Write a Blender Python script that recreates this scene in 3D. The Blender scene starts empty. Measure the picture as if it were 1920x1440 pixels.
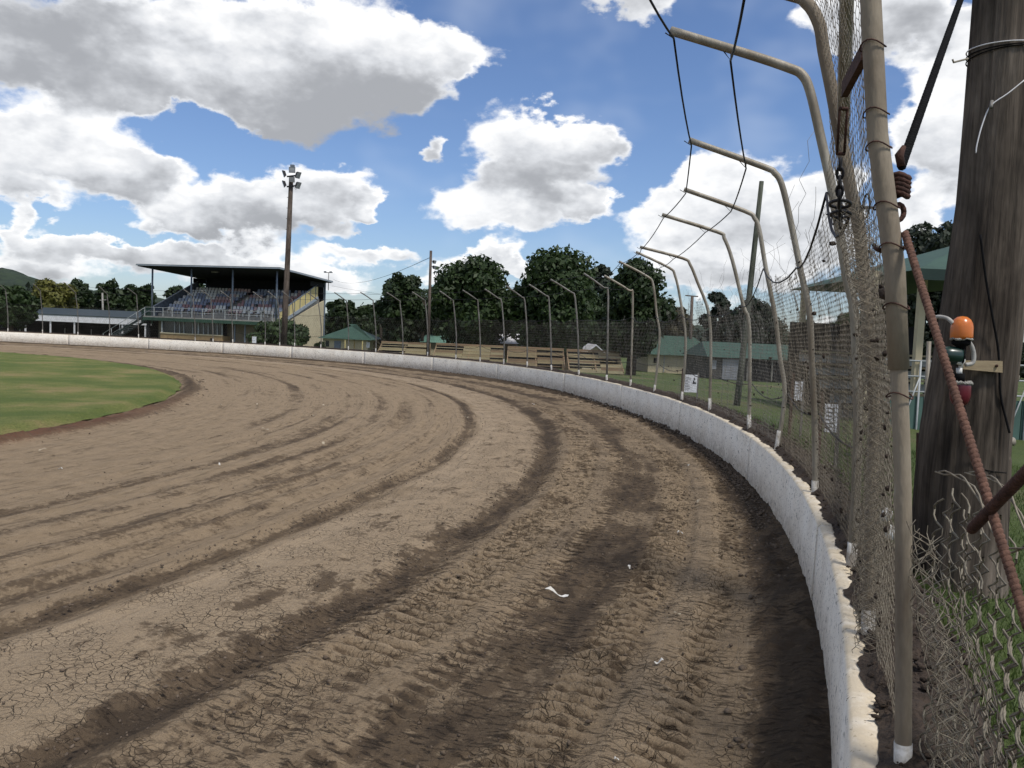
import bpy, math, random
import numpy as np
from mathutils import Vector, Matrix
random.seed(7); RNG = np.random.default_rng(7)
R_ = math.radians
SC = bpy.context.scene
COL = SC.collection

# ------------------------------------------------------------------ camera
FPX, PITCH, ROLL, EYE = 1530.0, R_(3.51), R_(2.5), 1.78
fw = np.array([0, math.cos(PITCH), -math.sin(PITCH)])
r0 = np.array([1.0, 0, 0]); u0 = np.array([0, math.sin(PITCH), math.cos(PITCH)])
cr = math.cos(ROLL)*r0 + math.sin(ROLL)*u0
cu = -math.sin(ROLL)*r0 + math.cos(ROLL)*u0
cam = bpy.data.cameras.new('camera'); camo = bpy.data.objects.new('camera', cam); COL.objects.link(camo)
cam.sensor_width = 36.0; cam.lens = 36.0*FPX/1920; cam.clip_start = 0.05; cam.clip_end = 5000
camo.matrix_world = Matrix(((cr[0], cu[0], -fw[0], 0), (cr[1], cu[1], -fw[1], 0), (cr[2], cu[2], -fw[2], EYE), (0, 0, 0, 1)))
SC.camera = camo
def ray(x, y): return fw + cr*(x-960)/FPX - cu*(y-720)/FPX
def atz(x, y, z):
    d = ray(x, y); return np.array([0, 0, EYE]) + d*((z-EYE)/d[2])
def aty(x, y, Y):
    d = ray(x, y); return np.array([0, 0, EYE]) + d*(Y/d[1])

# ------------------------------------------------------------------ sun and sky
SUN_AZ, SUN_EL = R_(140), R_(60)
sun = bpy.data.lights.new('sun', 'SUN'); suno = bpy.data.objects.new('sun', sun); COL.objects.link(suno)
sun.energy = 2.6; sun.angle = R_(9); sun.color = (1, .95, .88)
sdir = Vector((math.sin(SUN_AZ)*math.cos(SUN_EL), math.cos(SUN_AZ)*math.cos(SUN_EL), math.sin(SUN_EL)))
suno.rotation_euler = sdir.to_track_quat('Z', 'Y').to_euler(); suno.location = (20, 0, 40)
SC.view_settings.view_transform = 'Standard'; SC.view_settings.look = 'None'
SC.view_settings.exposure = 0.3; SC.view_settings.gamma = 1.0

W = bpy.data.worlds.new('World'); SC.world = W; W.use_nodes = True
W.cycles.sampling_method = 'NONE'
SC.cycles.max_bounces = 5; SC.cycles.diffuse_bounces = 3; SC.cycles.glossy_bounces = 2; SC.cycles.transmission_bounces = 2
def build_world():
    nt = W.node_tree; nt.nodes.clear(); N = nt.nodes.new; L = nt.links.new
    def M(op, a, b=None, c=None, clamp=False):
        n = N('ShaderNodeMath'); n.operation = op; n.use_clamp = clamp
        for k, v in enumerate((a, b, c)):
            if v is None: continue
            if isinstance(v, (int, float)): n.inputs[k].default_value = v
            else: L(v, n.inputs[k])
        return n.outputs[0]
    def sm(x, a, b):
        n = N('ShaderNodeMapRange'); n.interpolation_type = 'SMOOTHSTEP'; L(x, n.inputs[0])
        n.inputs[1].default_value = a; n.inputs[2].default_value = b
        n.inputs[3].default_value = 0; n.inputs[4].default_value = 1; return n.outputs[0]
    sky = N('ShaderNodeTexSky'); sky.sky_type = 'NISHITA'; sky.sun_disc = False
    sky.sun_elevation = SUN_EL; sky.sun_rotation = SUN_AZ; sky.air_density = 1.0; sky.dust_density = .6; sky.ozone_density = 2.0
    tc = N('ShaderNodeTexCoord'); gen = tc.outputs['Generated']
    sx = N('ShaderNodeSeparateXYZ'); L(gen, sx.inputs[0])
    az = M('ARCTAN2', sx.outputs[0], sx.outputs[1])
    el = M('ARCSINE', sx.outputs[2])
    def noise(scale, detail, rough, vec, dist=0.0):
        n = N('ShaderNodeTexNoise'); n.noise_dimensions = '3D'; L(vec, n.inputs['Vector'])
        n.inputs['Scale'].default_value = scale; n.inputs['Detail'].default_value = detail
        n.inputs['Roughness'].default_value = rough; n.inputs['Distortion'].default_value = dist; return n
    # stretched direction so that clouds flatten towards the horizon
    mp = N('ShaderNodeMapping'); L(gen, mp.inputs[0]); mp.inputs['Scale'].default_value = (1, 1, 1.7)
    v1 = mp.outputs[0]
    wn = noise(7, 4, .6, v1)
    wsep = N('ShaderNodeSeparateXYZ'); L(wn.outputs['Color'], wsep.inputs[0])
    fine = noise(24, 5, .64, v1)
    fsep = N('ShaderNodeSeparateXYZ'); L(fine.outputs['Color'], fsep.inputs[0])
    def warp(base, w1, w2, f1, f2):
        a = M('MULTIPLY_ADD', M('SUBTRACT', w1, .5), f1, base)
        return M('MULTIPLY_ADD', M('SUBTRACT', w2, .5), f2, a)
    u = warp(az, wsep.outputs[0], fsep.outputs[0], .20, .055)
    v = warp(el, wsep.outputs[1], fsep.outputs[1], .13, .045)
    # cloud masses seen in the photograph: pixel centre, radii in pixels, brightness bias
    B = [(90, 60, 260, 110, -.55), (110, 150, 170, 60, .15), (400, 90, 250, 105, -.1), (660, 70, 230, 105, .25), (860, 105, 150, 55, .3),
         (600, 195, 165, 85, -.75), (740, 150, 150, 75, .0), (400, 160, 190, 50, .1),
         (50, 280, 170, 75, .1), (210, 275, 120, 70, .1), (265, 320, 80, 50, -.1), (40, 365, 110, 32, .2), (5, 418, 40, 32, .2),
         (430, 375, 115, 62, .2), (335, 390, 110, 38, .15), (600, 365, 125, 58, .2), (480, 412, 190, 36, -.25), (690, 395, 50, 22, .1),
         (1010, 275, 165, 80, .1), (1085, 235, 95, 55, .3), (980, 350, 150, 45, -.35), (960, 405, 200, 46, .2), (1100, 400, 70, 40, .2), (800, 290, 40, 40, -.1),
         (120, 465, 130, 36, .0), (280, 480, 200, 42, -.1), (60, 520, 160, 34, -.1), (450, 470, 190, 34, -.05), (620, 520, 160, 40, .15), (690, 465, 100, 28, .1),
         (930, 478, 75, 34, .2), (860, 505, 90, 30, .1), (1010, 500, 60, 22, .0),
         (1400, 310, 110, 75, .35), (1330, 360, 110, 65, .3), (1400, 400, 190, 60, .0), (1270, 450, 140, 45, .2), (1480, 450, 160, 60, .1), (1560, 380, 70, 80, .1), (1350, 520, 250, 50, .0),
         (1190, 5, 150, 48, -.2), (1620, 25, 120, 60, -.1), (1700, 60, 120, 60, -.25), (1790, 170, 120, 100, .3), (1740, 270, 110, 85, .1), (1860, 260, 120, 130, .1), (1730, 400, 60, 45, .2), (1950, 60, 120, 90, .1)]
    uv = N('ShaderNodeCombineXYZ'); L(u, uv.inputs[0]); L(v, uv.inputs[1])
    def VM(op, a, *vals):
        n = N('ShaderNodeVectorMath'); n.operation = op; L(a, n.inputs[0])
        for k, c in enumerate(vals): n.inputs[k+1].default_value = c
        return n
    num = den = None
    for (px, py, rx, ry, bias) in B:
        d = ray(px, py); d = d/np.linalg.norm(d)
        a0 = math.atan2(d[0], d[1]); e0 = math.asin(d[2]); kx, ky = FPX/(rx*.92), FPX/(ry*.92)
        q = VM('MULTIPLY_ADD', uv.outputs[0], (kx, ky, 0), (-a0*kx, -e0*ky, 0)).outputs[0]
        dd = N('ShaderNodeVectorMath'); dd.operation = 'DOT_PRODUCT'; L(q, dd.inputs[0]); L(q, dd.inputs[1])
        w = M('MAXIMUM', M('MULTIPLY_ADD', dd.outputs['Value'], -.55, 1.0), 0.0); w = M('MULTIPLY', w, w)
        s = M('ADD', VM('DOT_PRODUCT', q, (0, .55, 0)).outputs['Value'], bias)
        num = M('MULTIPLY', w, s) if num is None else M('MULTIPLY_ADD', w, s, num)
        den = w if den is None else M('ADD', den, w)
    mx = M('MULTIPLY', M('SUBTRACT', den, .46), 1.9)
    mx = M('MINIMUM', mx, 1.3)
    shade0 = M('DIVIDE', num, M('ADD', den, .03))
    # the same kind of clouds all round the rest of the sky, and a low broken band near the horizon
    gn = noise(3.1, 5, .58, v1)
    gen_d = M('MULTIPLY', M('SUBTRACT', gn.outputs['Fac'], .49), 9.0)
    away = sm(M('ABSOLUTE', M('SUBTRACT', az, 0.0)), .62, .85)
    high = sm(el, .42, .6)
    gmask = M('MAXIMUM', away, high)
    gen_d = M('ADD', gen_d, M('MULTIPLY', M('SUBTRACT', gmask, 1.0), 8.0))
    hn = noise(11, 5, .6, v1)
    band = M('MULTIPLY', sm(el, .17, .07), sm(el, -.01, .02))
    hd = M('MULTIPLY_ADD', M('SUBTRACT', hn.outputs['Fac'], .55), 6.0, M('MULTIPLY', M('SUBTRACT', band, 1.0), 6.0))
    D = M('MAXIMUM', M('MAXIMUM', mx, gen_d), hd)
    det = noise(34, 4, .65, v1)
    D = M('MULTIPLY_ADD', M('SUBTRACT', det.outputs['Fac'], .5), .7, D)
    alpha = sm(D, -.22, .50)
    # relief: the same fine noise sampled a little higher up gives lit tops and shaded undersides
    mp2 = N('ShaderNodeMapping'); L(v1, mp2.inputs[0]); mp2.inputs['Location'].default_value = (.012, -.004, .03)
    d2 = noise(17, 4, .6, mp2.outputs[0]); d1 = noise(17, 4, .6, v1)
    rel = M('MULTIPLY', M('SUBTRACT', d1.outputs['Fac'], d2.outputs['Fac']), 1.1)
    lump = M('MULTIPLY', M('SUBTRACT', wn.outputs['Fac'], .5), 1.9)
    thick = sm(D, .1, 1.1)
    shade = M('ADD', M('ADD', shade0, rel), lump)
    shade = M('ADD', shade, M('MULTIPLY', M('SUBTRACT', .55, thick), .55))
    br = sm(shade, -.95, .55)
    ramp = N('ShaderNodeValToRGB'); L(br, ramp.inputs[0])
    e = ramp.color_ramp.elements; e[0].position = 0; e[0].color = (.34, .35, .37, 1); e[1].position = 1; e[1].color = (.90, .90, .90, 1)
    m_ = e.new(.5); m_.color = (.62, .635, .66, 1)
    skm = N('ShaderNodeVectorMath'); skm.operation = 'MULTIPLY'; L(sky.outputs[0], skm.inputs[0]); skm.inputs[1].default_value = (.076, .084, .102)
    # thin cirrus veil
    veil = noise(5, 3, .6, v1)
    va = M('MULTIPLY', sm(veil.outputs['Fac'], .5, .8), .22)
    mixv = N('ShaderNodeMix'); mixv.data_type = 'RGBA'; L(va, mixv.inputs['Factor']); L(skm.outputs[0], mixv.inputs['A']); mixv.inputs['B'].default_value = (.7, .76, .85, 1)
    mix = N('ShaderNodeMix'); mix.data_type = 'RGBA'; L(M('MULTIPLY', alpha, .97), mix.inputs['Factor']); L(mixv.outputs['Result'], mix.inputs['A']); L(ramp.outputs[0], mix.inputs['B'])
    bg = N('ShaderNodeBackground'); L(mix.outputs['Result'], bg.inputs[0]); bg.inputs[1].default_value = 1.0
    out = N('ShaderNodeOutputWorld'); L(bg.outputs[0], out.inputs[0])
build_world()

# ------------------------------------------------------------------ helpers
def link(name, me, mat=None, parent=None):
    o = bpy.data.objects.new(name, me); COL.objects.link(o)
    if mat is not None and me is not None: me.materials.append(mat)
    if parent is not None: o.parent = parent
    return o
def tag(o, label=None, cat=None, group=None, kind=None):
    if label: o['label'] = label
    if cat: o['category'] = cat
    if group: o['group'] = group
    if kind: o['kind'] = kind
    return o
def thing(name, label, cat, loc=(0, 0, 0), yaw=0.0, group=None):
    o = bpy.data.objects.new(name, None); COL.objects.link(o); o.empty_display_size = .2
    o.location = [float(c) for c in loc]; o.rotation_euler = (0, 0, yaw)
    return tag(o, label, cat, group)
def fastmesh(name, V, Q, smooth=False, attrs=None):
    """V (n,3) floats, Q (m,k) ints (k = 3 or 4)"""
    V = np.asarray(V, np.float32); Q = np.asarray(Q, np.int32); k = Q.shape[1]
    me = bpy.data.meshes.new(name)
    me.vertices.add(len(V)); me.vertices.foreach_set('co', V.ravel())
    me.loops.add(Q.size); me.loops.foreach_set('vertex_index', Q.ravel())
    me.polygons.add(len(Q)); me.polygons.foreach_set('loop_start', np.arange(0, Q.size, k, dtype=np.int32))
    if smooth: me.polygons.foreach_set('use_smooth', np.ones(len(Q), bool))
    me.update(calc_edges=True)
    for nm, arr in (attrs or {}).items():
        a = me.attributes.new(nm, 'FLOAT', 'POINT'); a.data.foreach_set('value', np.asarray(arr, np.float32).ravel())
    return me
class MB:
    """collects shapes into one mesh"""
    def __init__(s): s.v = []; s.f = []; s.sm = []
    def add(s, vs, fs, smooth=False):
        b = len(s.v); s.v.extend([tuple(map(float, p)) for p in vs]); s.f.extend([tuple(b+i for i in f) for f in fs]); s.sm.extend([smooth]*len(fs)); return s
    def box(s, x0, x1, y0, y1, z0, z1):
        return s.add([(x0, y0, z0), (x1, y0, z0), (x1, y1, z0), (x0, y1, z0), (x0, y0, z1), (x1, y0, z1), (x1, y1, z1), (x0, y1, z1)],
                     [(0, 3, 2, 1), (4, 5, 6, 7), (0, 1, 5, 4), (1, 2, 6, 5), (2, 3, 7, 6), (3, 0, 4, 7)])
    def hexa(s, lo, hi):
        """two quads of four points each"""
        return s.add(list(lo)+list(hi), [(0, 3, 2, 1), (4, 5, 6, 7), (0, 1, 5, 4), (1, 2, 6, 5), (2, 3, 7, 6), (3, 0, 4, 7)])
    def beam(s, a, b, w, h):
        a = Vector(a); b = Vector(b); d = (b-a).normalized(); up = Vector((0, 0, 1)) if abs(d.z) < .95 else Vector((1, 0, 0))
        x = d.cross(up).normalized()*(w/2); y = x.cross(d).normalized()*(h/2)
        return s.hexa([a-x-y, a+x-y, a+x+y, a-x+y], [b-x-y, b+x-y, b+x+y, b-x+y])
    def tube(s, pts, rad, n=8, caps=True, smooth=True):
        pts = [Vector([float(c) for c in p]) for p in pts]; m = len(pts)
        if not hasattr(rad, '__len__'): rad = [rad]*m
        vs = []; fs = []; ref = None
        for i, p in enumerate(pts):
            d = (pts[min(i+1, m-1)]-pts[max(i-1, 0)])
            d = d.normalized() if d.length > 1e-9 else Vector((0, 0, 1))
            if ref is None: ref = d.orthogonal().normalized()
            x = (ref-d*ref.dot(d))
            x = x.normalized() if x.length > 1e-6 else d.orthogonal().normalized()
            ref = x; y = d.cross(x)
            for k in range(n):
                a = 2*math.pi*k/n; vs.append(p+(x*math.cos(a)+y*math.sin(a))*rad[i])
        for i in range(m-1):
            for k in range(n):
                k2 = (k+1) % n; fs.append((i*n+k, i*n+k2, (i+1)*n+k2, (i+1)*n+k))
        if caps: fs.append(tuple(range(n-1, -1, -1))); fs.append(tuple((m-1)*n+k for k in range(n)))
        return s.add(vs, fs, smooth)
    def lathe(s, prof, n=16, o=(0, 0, 0), axis=None):
        vs = []; fs = []; m = len(prof)
        ax = Vector((0, 0, 1) if axis is None else [float(c) for c in axis]).normalized(); x = ax.orthogonal().normalized(); y = ax.cross(x); o = Vector(o)
        for (r, z) in prof:
            for k in range(n):
                a = 2*math.pi*k/n; vs.append(o+ax*z+(x*math.cos(a)+y*math.sin(a))*r)
        for i in range(m-1):
            for k in range(n):
                k2 = (k+1) % n; fs.append((i*n+k, i*n+k2, (i+1)*n+k2, (i+1)*n+k))
        fs.append(tuple(range(n-1, -1, -1))); fs.append(tuple((m-1)*n+k for k in range(n)))
        return s.add(vs, fs, True)
    def build(s, name, mat, parent=None):
        me = bpy.data.meshes.new(name); me.from_pydata(s.v, [], s.f)
        me.polygons.foreach_set('use_smooth', s.sm); me.update()
        return link(name, me, mat, parent)
def tubes(P0, P1, rad, n=3):
    """many separate straight wires -> verts, quads"""
    P0 = np.asarray(P0, float); P1 = np.asarray(P1, float); d = P1-P0; ln = np.linalg.norm(d, axis=1, keepdims=True); d = d/np.maximum(ln, 1e-9)
    ref = np.where(np.abs(d[:, 2:3]) < .8, np.array([[0, 0, 1.0]]), np.array([[1.0, 0, 0]]))
    x = np.cross(d, ref); x /= np.linalg.norm(x, axis=1, keepdims=True); y = np.cross(d, x); E = len(P0)
    V = np.empty((E, 2*n, 3)); rad = np.broadcast_to(np.asarray(rad, float).reshape(-1, 1), (E, 1))
    for k in range(n):
        a = 2*math.pi*k/n; o = (x*math.cos(a)+y*math.sin(a))*rad; V[:, k] = P0+o; V[:, n+k] = P1+o
    Q = np.empty((E, n, 4), np.int32); b = (np.arange(E)*2*n)
    for k in range(n):
        k2 = (k+1) % n; Q[:, k] = np.stack([b+k, b+k2, b+n+k2, b+n+k], 1)
    return V.reshape(-1, 3), Q.reshape(-1, 4)

# value noise in numpy (2-D), used for real relief
_tab = np.random.default_rng(3).random((512, 512))
def vnoise(x, y):
    xi = np.floor(x).astype(int); yi = np.floor(y).astype(int); fx = x-xi; fy = y-yi
    fx = fx*fx*(3-2*fx); fy = fy*fy*(3-2*fy)
    g = lambda i, j: _tab[i % 512, j % 512]
    return (g(xi, yi)*(1-fx)+g(xi+1, yi)*fx)*(1-fy)+(g(xi, yi+1)*(1-fx)+g(xi+1, yi+1)*fx)*fy
def fbm(x, y, oct=4, gain=.5):
    s = 0; a = 1; t = 0
    for k in range(oct):
        s = s+a*vnoise(x*2**k+17.3*k, y*2**k+5.1*k); t += a; a *= gain
    return s/t

# ------------------------------------------------------------------ materials
def nodes(m):
    m.use_nodes = True; nt = m.node_tree; nt.nodes.clear()
    out = nt.nodes.new('ShaderNodeOutputMaterial'); b = nt.nodes.new('ShaderNodeBsdfPrincipled'); nt.links.new(b.outputs[0], out.inputs[0])
    return nt, b, out
def S(c): return tuple(((x/255)/12.92 if x/255 <= .04045 else ((x/255+.055)/1.055)**2.4) for x in c)
_mats = {}
def mat(name, c1, c2=None, scale=8, rough=.7, metal=0.0, bump=.0, bscale=None, stretch=None, c3=None, dirt=None, spec=.3):
    """two- or three-tone weathered surface; colours linear"""
    if name in _mats: return _mats[name]
    m = bpy.data.materials.new(name); _mats[name] = m; nt, b, out = nodes(m); N = nt.nodes.new; L = nt.links.new
    b.inputs['Roughness'].default_value = rough; b.inputs['Metallic'].default_value = metal; b.inputs['Specular IOR Level'].default_value = spec
    c2 = c2 or tuple(x*.7 for x in c1)
    tc = N('ShaderNodeTexCoord'); mp = N('ShaderNodeMapping'); L(tc.outputs['Object'], mp.inputs[0]); mp.inputs['Scale'].default_value = stretch or (1, 1, 1)
    n = N('ShaderNodeTexNoise'); L(mp.outputs[0], n.inputs['Vector']); n.inputs['Scale'].default_value = scale; n.inputs['Detail'].default_value = 6; n.inputs['Roughness'].default_value = .65
    r = N('ShaderNodeValToRGB'); L(n.outputs['Fac'], r.inputs[0]); e = r.color_ramp.elements
    e[0].position = .36; e[0].color = (*c2, 1); e[1].position = .62; e[1].color = (*c1, 1)
    if c3: x = e.new(.72); x.color = (*c3, 1)
    col = r.outputs[0]
    if dirt:
        n2 = N('ShaderNodeTexNoise'); L(mp.outputs[0], n2.inputs['Vector']); n2.inputs['Scale'].default_value = scale*.27; n2.inputs['Detail'].default_value = 5
        rr = N('ShaderNodeMapRange'); L(n2.outputs['Fac'], rr.inputs[0]); rr.inputs[1].default_value = .5; rr.inputs[2].default_value = .7; rr.inputs[4].default_value = .8
        mx = N('ShaderNodeMix'); mx.data_type = 'RGBA'; L(rr.outputs[0], mx.inputs['Factor']); L(col, mx.inputs['A']); mx.inputs['B'].default_value = (*dirt, 1); col = mx.outputs['Result']
    L(col, b.inputs['Base Color'])
    if bump:
        n3 = N('ShaderNodeTexNoise'); L(mp.outputs[0], n3.inputs['Vector']); n3.inputs['Scale'].default_value = bscale or scale*4; n3.inputs['Detail'].default_value = 5
        bp = N('ShaderNodeBump'); bp.inputs['Strength'].default_value = bump; bp.inputs['Distance'].default_value = .02; L(n3.outputs['Fac'], bp.inputs['Height']); L(bp.outputs[0], b.inputs['Normal'])
    return m
def leafmat(name, c1, c2, trans=.25):
    if name in _mats: return _mats[name]
    m = bpy.data.materials.new(name); _mats[name] = m; nt, b, out = nodes(m); N = nt.nodes.new; L = nt.links.new
    g = N('ShaderNodeTexCoord'); n = N('ShaderNodeTexNoise'); L(g.outputs['Object'], n.inputs['Vector']); n.inputs['Scale'].default_value = .9; n.inputs['Detail'].default_value = 4
    r = N('ShaderNodeValToRGB'); L(n.outputs['Fac'], r.inputs[0]); e = r.color_ramp.elements; e[0].position = .35; e[0].color = (*c2, 1); e[1].position = .65; e[1].color = (*c1, 1)
    L(r.outputs[0], b.inputs['Base Color']); b.inputs['Roughness'].default_value = .55; b.inputs['Specular IOR Level'].default_value = .3
    t = N('ShaderNodeBsdfTranslucent'); L(r.outputs[0], t.inputs[0]); mx = N('ShaderNodeMixShader'); mx.inputs[0].default_value = trans
    L(b.outputs[0], mx.inputs[1]); L(t.outputs[0], mx.inputs[2]); L(mx.outputs[0], out.inputs[0])
    return m
M_white = mat('weathered_white_paint', (.70, .70, .72), (.58, .57, .57), 3, .6)
M_galv = mat('dirty_galvanised_pipe', (.36, .33, .27), (.21, .185, .142), 9, .55, .25, .15, 60, (1, 1, .35), dirt=(.16, .125, .085))
M_galvfar = mat('old_steel_pipe', (.22, .21, .19), (.13, .12, .105), 5, .6, .2)
M_wire = mat('dirty_netting_wire', (.25, .22, .165), (.13, .105, .078), 30, .55, .3)
M_wirefar = mat('grey_netting_wire', (.20, .19, .17), (.13, .12, .105), 10, .7, .1)
M_cable = mat('dark_steel_cable', (.022, .021, .024), (.012, .011, .012), 30, .6, .2)
M_rust = mat('rusty_steel_rope', (.150, .078, .053), (.080, .042, .030), 40, .85, 0, .3, 120)
M_rustdk = mat('dark_rusty_bar', (.085, .04, .028), (.04, .02, .015), 40, .85, 0, .3, 120)
M_soil = mat('dark_loose_soil', (.060, .043, .031), (.028, .020, .015), 18, .95, 0, .8, 70)
M_whitebase = mat('white_overspray_paint', (.62, .61, .58), (.36, .33, .28), 30, .8, dirt=(.2, .16, .115))
M_black = mat('black_rubber', (.012, .012, .013), (.008, .008, .008), 20, .9, spec=.05)
M_greenroof = mat('green_painted_sheet_roof', (.040, .082, .058), (.030, .062, .044), 1.5, .6, spec=.2)
M_cream = mat('cream_painted_wall', (.50, .44, .30), (.43, .37, .25), 1.2, .8, bump=.1, bscale=30)
M_yellow = mat('yellow_painted_board', (.56, .47, .22), (.49, .40, .18), 1.5, .7)
M_brick = mat('tan_brick_wall', (.36, .25, .13), (.28, .19, .10), 3, .85)
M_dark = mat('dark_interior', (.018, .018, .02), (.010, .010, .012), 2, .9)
M_steelblue = mat('blue_grey_painted_steel', (.16, .19, .23), (.11, .13, .16), 3, .5)
M_concrete = mat('grey_concrete', (.30, .29, .26), (.22, .21, .19), 3, .85)
M_glass = mat('dim_window_glass', (.035, .04, .045), (.02, .022, .025), 1, .12, spec=.6)
# ------------------------------------------------------------------ the oval: everything is laid out round its centre
CX, CY = -28.5, 15.0
_rt = np.radians([-80, -26, -20, -15, -10, -5, 0, 8, 13, 20, 28, 36, 50, 85]); _rr = [32.3, 32.16, 32.08, 32.0, 31.90, 31.82, 31.74, 31.66, 31.70, 31.92, 32.05, 32.2, 32.2, 32.2]
def RF(t):
    """radius of the wall's track face"""
    t = np.asarray(t, float); r = np.interp(t, _rt, _rr)
    return np.where(t > R_(85), 32.2/np.cos(np.clip(t-R_(85), 0, 1.0)), r)
_it = np.radians([-180, -25, -10, 20, 68, 180]); _ir = [21.9, 21.9, 21.7, 20.75, 20.1, 20.1]
def RI(t): return np.interp(t, _it, _ir)
def pol(t, r, z): return np.stack([CX+r*np.cos(t), CY+r*np.sin(t), z+0*t], -1)
def grid(nr, nc):
    i = np.arange(nr-1)[:, None]*nc+np.arange(nc-1)[None]; return np.stack([i, i+1, i+nc+1, i+nc], -1).reshape(-1, 4)
def seq(*seg):
    out = [np.array([seg[0][0]])]
    for a, b, st in seg: out.append(np.linspace(a, b, max(2, int(round((b-a)/st))+1))[1:])
    return np.concatenate(out)

# ---- dirt track: polar sheet with real ruts, tyre lugs and crumbs
def band(r, c, w, soft): return np.clip((w-np.abs(r-c))/soft, 0, 1)
def sst(x, a, b): t = np.clip((x-a)/(b-a), 0, 1); return t*t*(3-2*t)
def make_track():
    th = seq((-60, -25, 1.2), (-25, -13, .034), (-13, -4, .065), (-4, 30, .17), (30, 105, .55), (105, 140, 1.5))*math.pi/180
    rr = seq((19.6, 24.5, .10), (24.5, 27, .05), (27, 32.5, .024))
    T, Rr = np.meshgrid(th, rr, indexing='ij'); s = T*32
    wob = (fbm(s*.25, Rr*.25, 3)-.5)*.30; r = Rr+wob
    n1 = fbm(s*.7+3, Rr*1.6, 4); n2 = fbm(s*2.2, Rr*5+9, 4); n3 = fbm(s*9, Rr*14, 3); ns = fbm(s*.10, Rr*3.2+40, 4)
    z = np.zeros_like(r); wet_shade = np.zeros_like(r); lite = np.zeros_like(r)
    # broad scraped streaks along the direction of travel
    ns2 = fbm(s*.16, Rr*9+11, 4); ns3 = fbm(s*.5, Rr*24+3, 3)
    z += (ns-.5)*.035+(n2-.5)*.012+(ns2-.5)*.016
    wet_shade += .55*sst(ns, .52, .74)*(Rr < 28.2)+.2*sst(n1, .5, .75)+(ns2-.5)*.75*(1-.5*sst(Rr, 28, 28.3))+(ns3-.5)*.5
    # grader lines on the inner half
    for c, w, dpt, wt in [(22.6, .10, .03, .7), (23.3, .08, .02, .5), (23.9, .14, .03, .7), (24.6, .1, .025, .7), (25.3, .12, .03, .6), (25.9, .12, .035, .8), (26.4, .16, .05, .9), (26.9, .1, .03, .5), (27.35, .15, .035, .7)]:
        rc = c+(fbm(s*.12+c*7, s*0+c, 3)-.5)*.5-.25*sst(T, -.1, .6)*(c < 26.5)
        g = np.exp(-((Rr-rc)/w)**2)*sst(fbm(s*.3+c, Rr*0+c*3, 3), .28, .6); z -= dpt*g; wet_shade += wt*g*.55
        z += dpt*.7*np.exp(-((Rr-rc-1.8*w)/w)**2)
    # pale dry edge and the big dark rut
    lite += np.exp(-((r-28.02)/.14)**2)*.9*sst(n1, .3, .6)
    z -= .05*np.exp(-((r-27.72)/.13)**2); wet_shade += .8*np.exp(-((r-27.72)/.13)**2)
    dry = sst(r, 27.95, 28.2)*(1-sst(r, 29.0, 29.15)); lite += dry*.55; wet_shade *= (1-.55*dry); wet_shade += dry*.45*sst(fbm(s*5, Rr*9, 3), .55, .72)
    wet_shade += .38*sst(fbm(s*1.3+8, Rr*2.6, 5), .50, .62)*sst(Rr, 27.8, 28.3)*(1-.35*dry)
    g = np.exp(-((r-29.18)/.17)**2); z -= .055*g; wet_shade += 1.15*g*sst(n1, .10, .35); z += .03*np.exp(-((r-29.45)/.12)**2)
    # lug prints of the tractor tyres
    lug = lambda ph, per, k: np.clip(np.sin((s*2*math.pi/per)+ph+k*(Rr-29)), -.4, .9)
    for c, w, per, k, amp, fade in [(29.72, .24, .125, 9, .045, .1), (30.92, .17, .12, -10, .050, .05), (31.42, .13, .11, 8, .045, .1), (29.35, .12, .13, -8, .022, .3), (30.2, .12, .12, 9, .02, .3)]:
        b = band(r, c, w, .06)*sst(fbm(s*.35+c*5, Rr*0+c, 3), fade, fade+.35)
        L_ = lug(c, per, k)*(.35+.5*n1+.7*n3); z += .75*amp*b*L_-.012*b+b*(n3-.5)*.02; wet_shade += b*np.clip(.35-.9*L_, 0, 1)*1.3; lite += b*np.clip(L_, 0, 1)*.5  # troughs darkened and lug tops paled: shading put into the colour
    # damp band, dry strip, and wet loose soil thrown against the wall
    g = sst(r, 30.12, 30.35)*(1-sst(r, 30.62, 30.85)); wet_shade += .95*g*sst(n1, .22, .5); z -= .012*g
    g = sst(r, 31.12, 31.18)*(1-sst(r, 31.33, 31.42)); lite += .35*g; wet_shade *= (1-.6*g); z += .02*g
    rb = np.interp(T, np.radians([-26, -21, -15, 0, 20, 60]), [31.90, 31.83, 31.60, 31.34, 31.5, 31.75]); g = sst(r+(n1-.5)*.22-rb, -.12, .10); wet_shade += 1.25*g; lite *= 1-g; z += g*(.02+.09*sst(Rr, 31.6, 32.1))+g*(n3-.5)*.035+g*(n2-.5)*.04
    far = sst(T, -.05, .5); z *= 1-.5*far; n4 = fbm(s*24, Rr*30, 2); z += (n4-.5)*.011*(1-far); wet_shade += (n4-.5)*.35
    wet_shade = wet_shade*(.45+1.1*fbm(s*3.5, Rr*11, 3))+(n2-.5)*.6+(n3-.5)*.35
    crumb = sst(n3, .62, .85)*.018*sst(wet_shade, .2, .9); z += crumb*(1-far)
    lip = np.exp(-((Rr-(RI(T)+.25))/.22)**2); z += lip*.10*(.4+n2); wet_shade += lip*1.1
    V = pol(T, Rr, z)-np.array([CX, CY, 0])
    me = fastmesh('dirt_track', V.reshape(-1, 3), grid(len(th), len(rr))[:, ::-1], True, {'wet_shade': np.clip(wet_shade, 0, 1.5), 'lite': np.clip(lite, 0, 1), 'red': lip*sst(-T, -.3, .2)})
    o = link('dirt_track', me, None); o.location = (CX, CY, 0); return tag(o, 'brown dirt speedway track with curving ruts and tyre prints', kind='structure')
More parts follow.
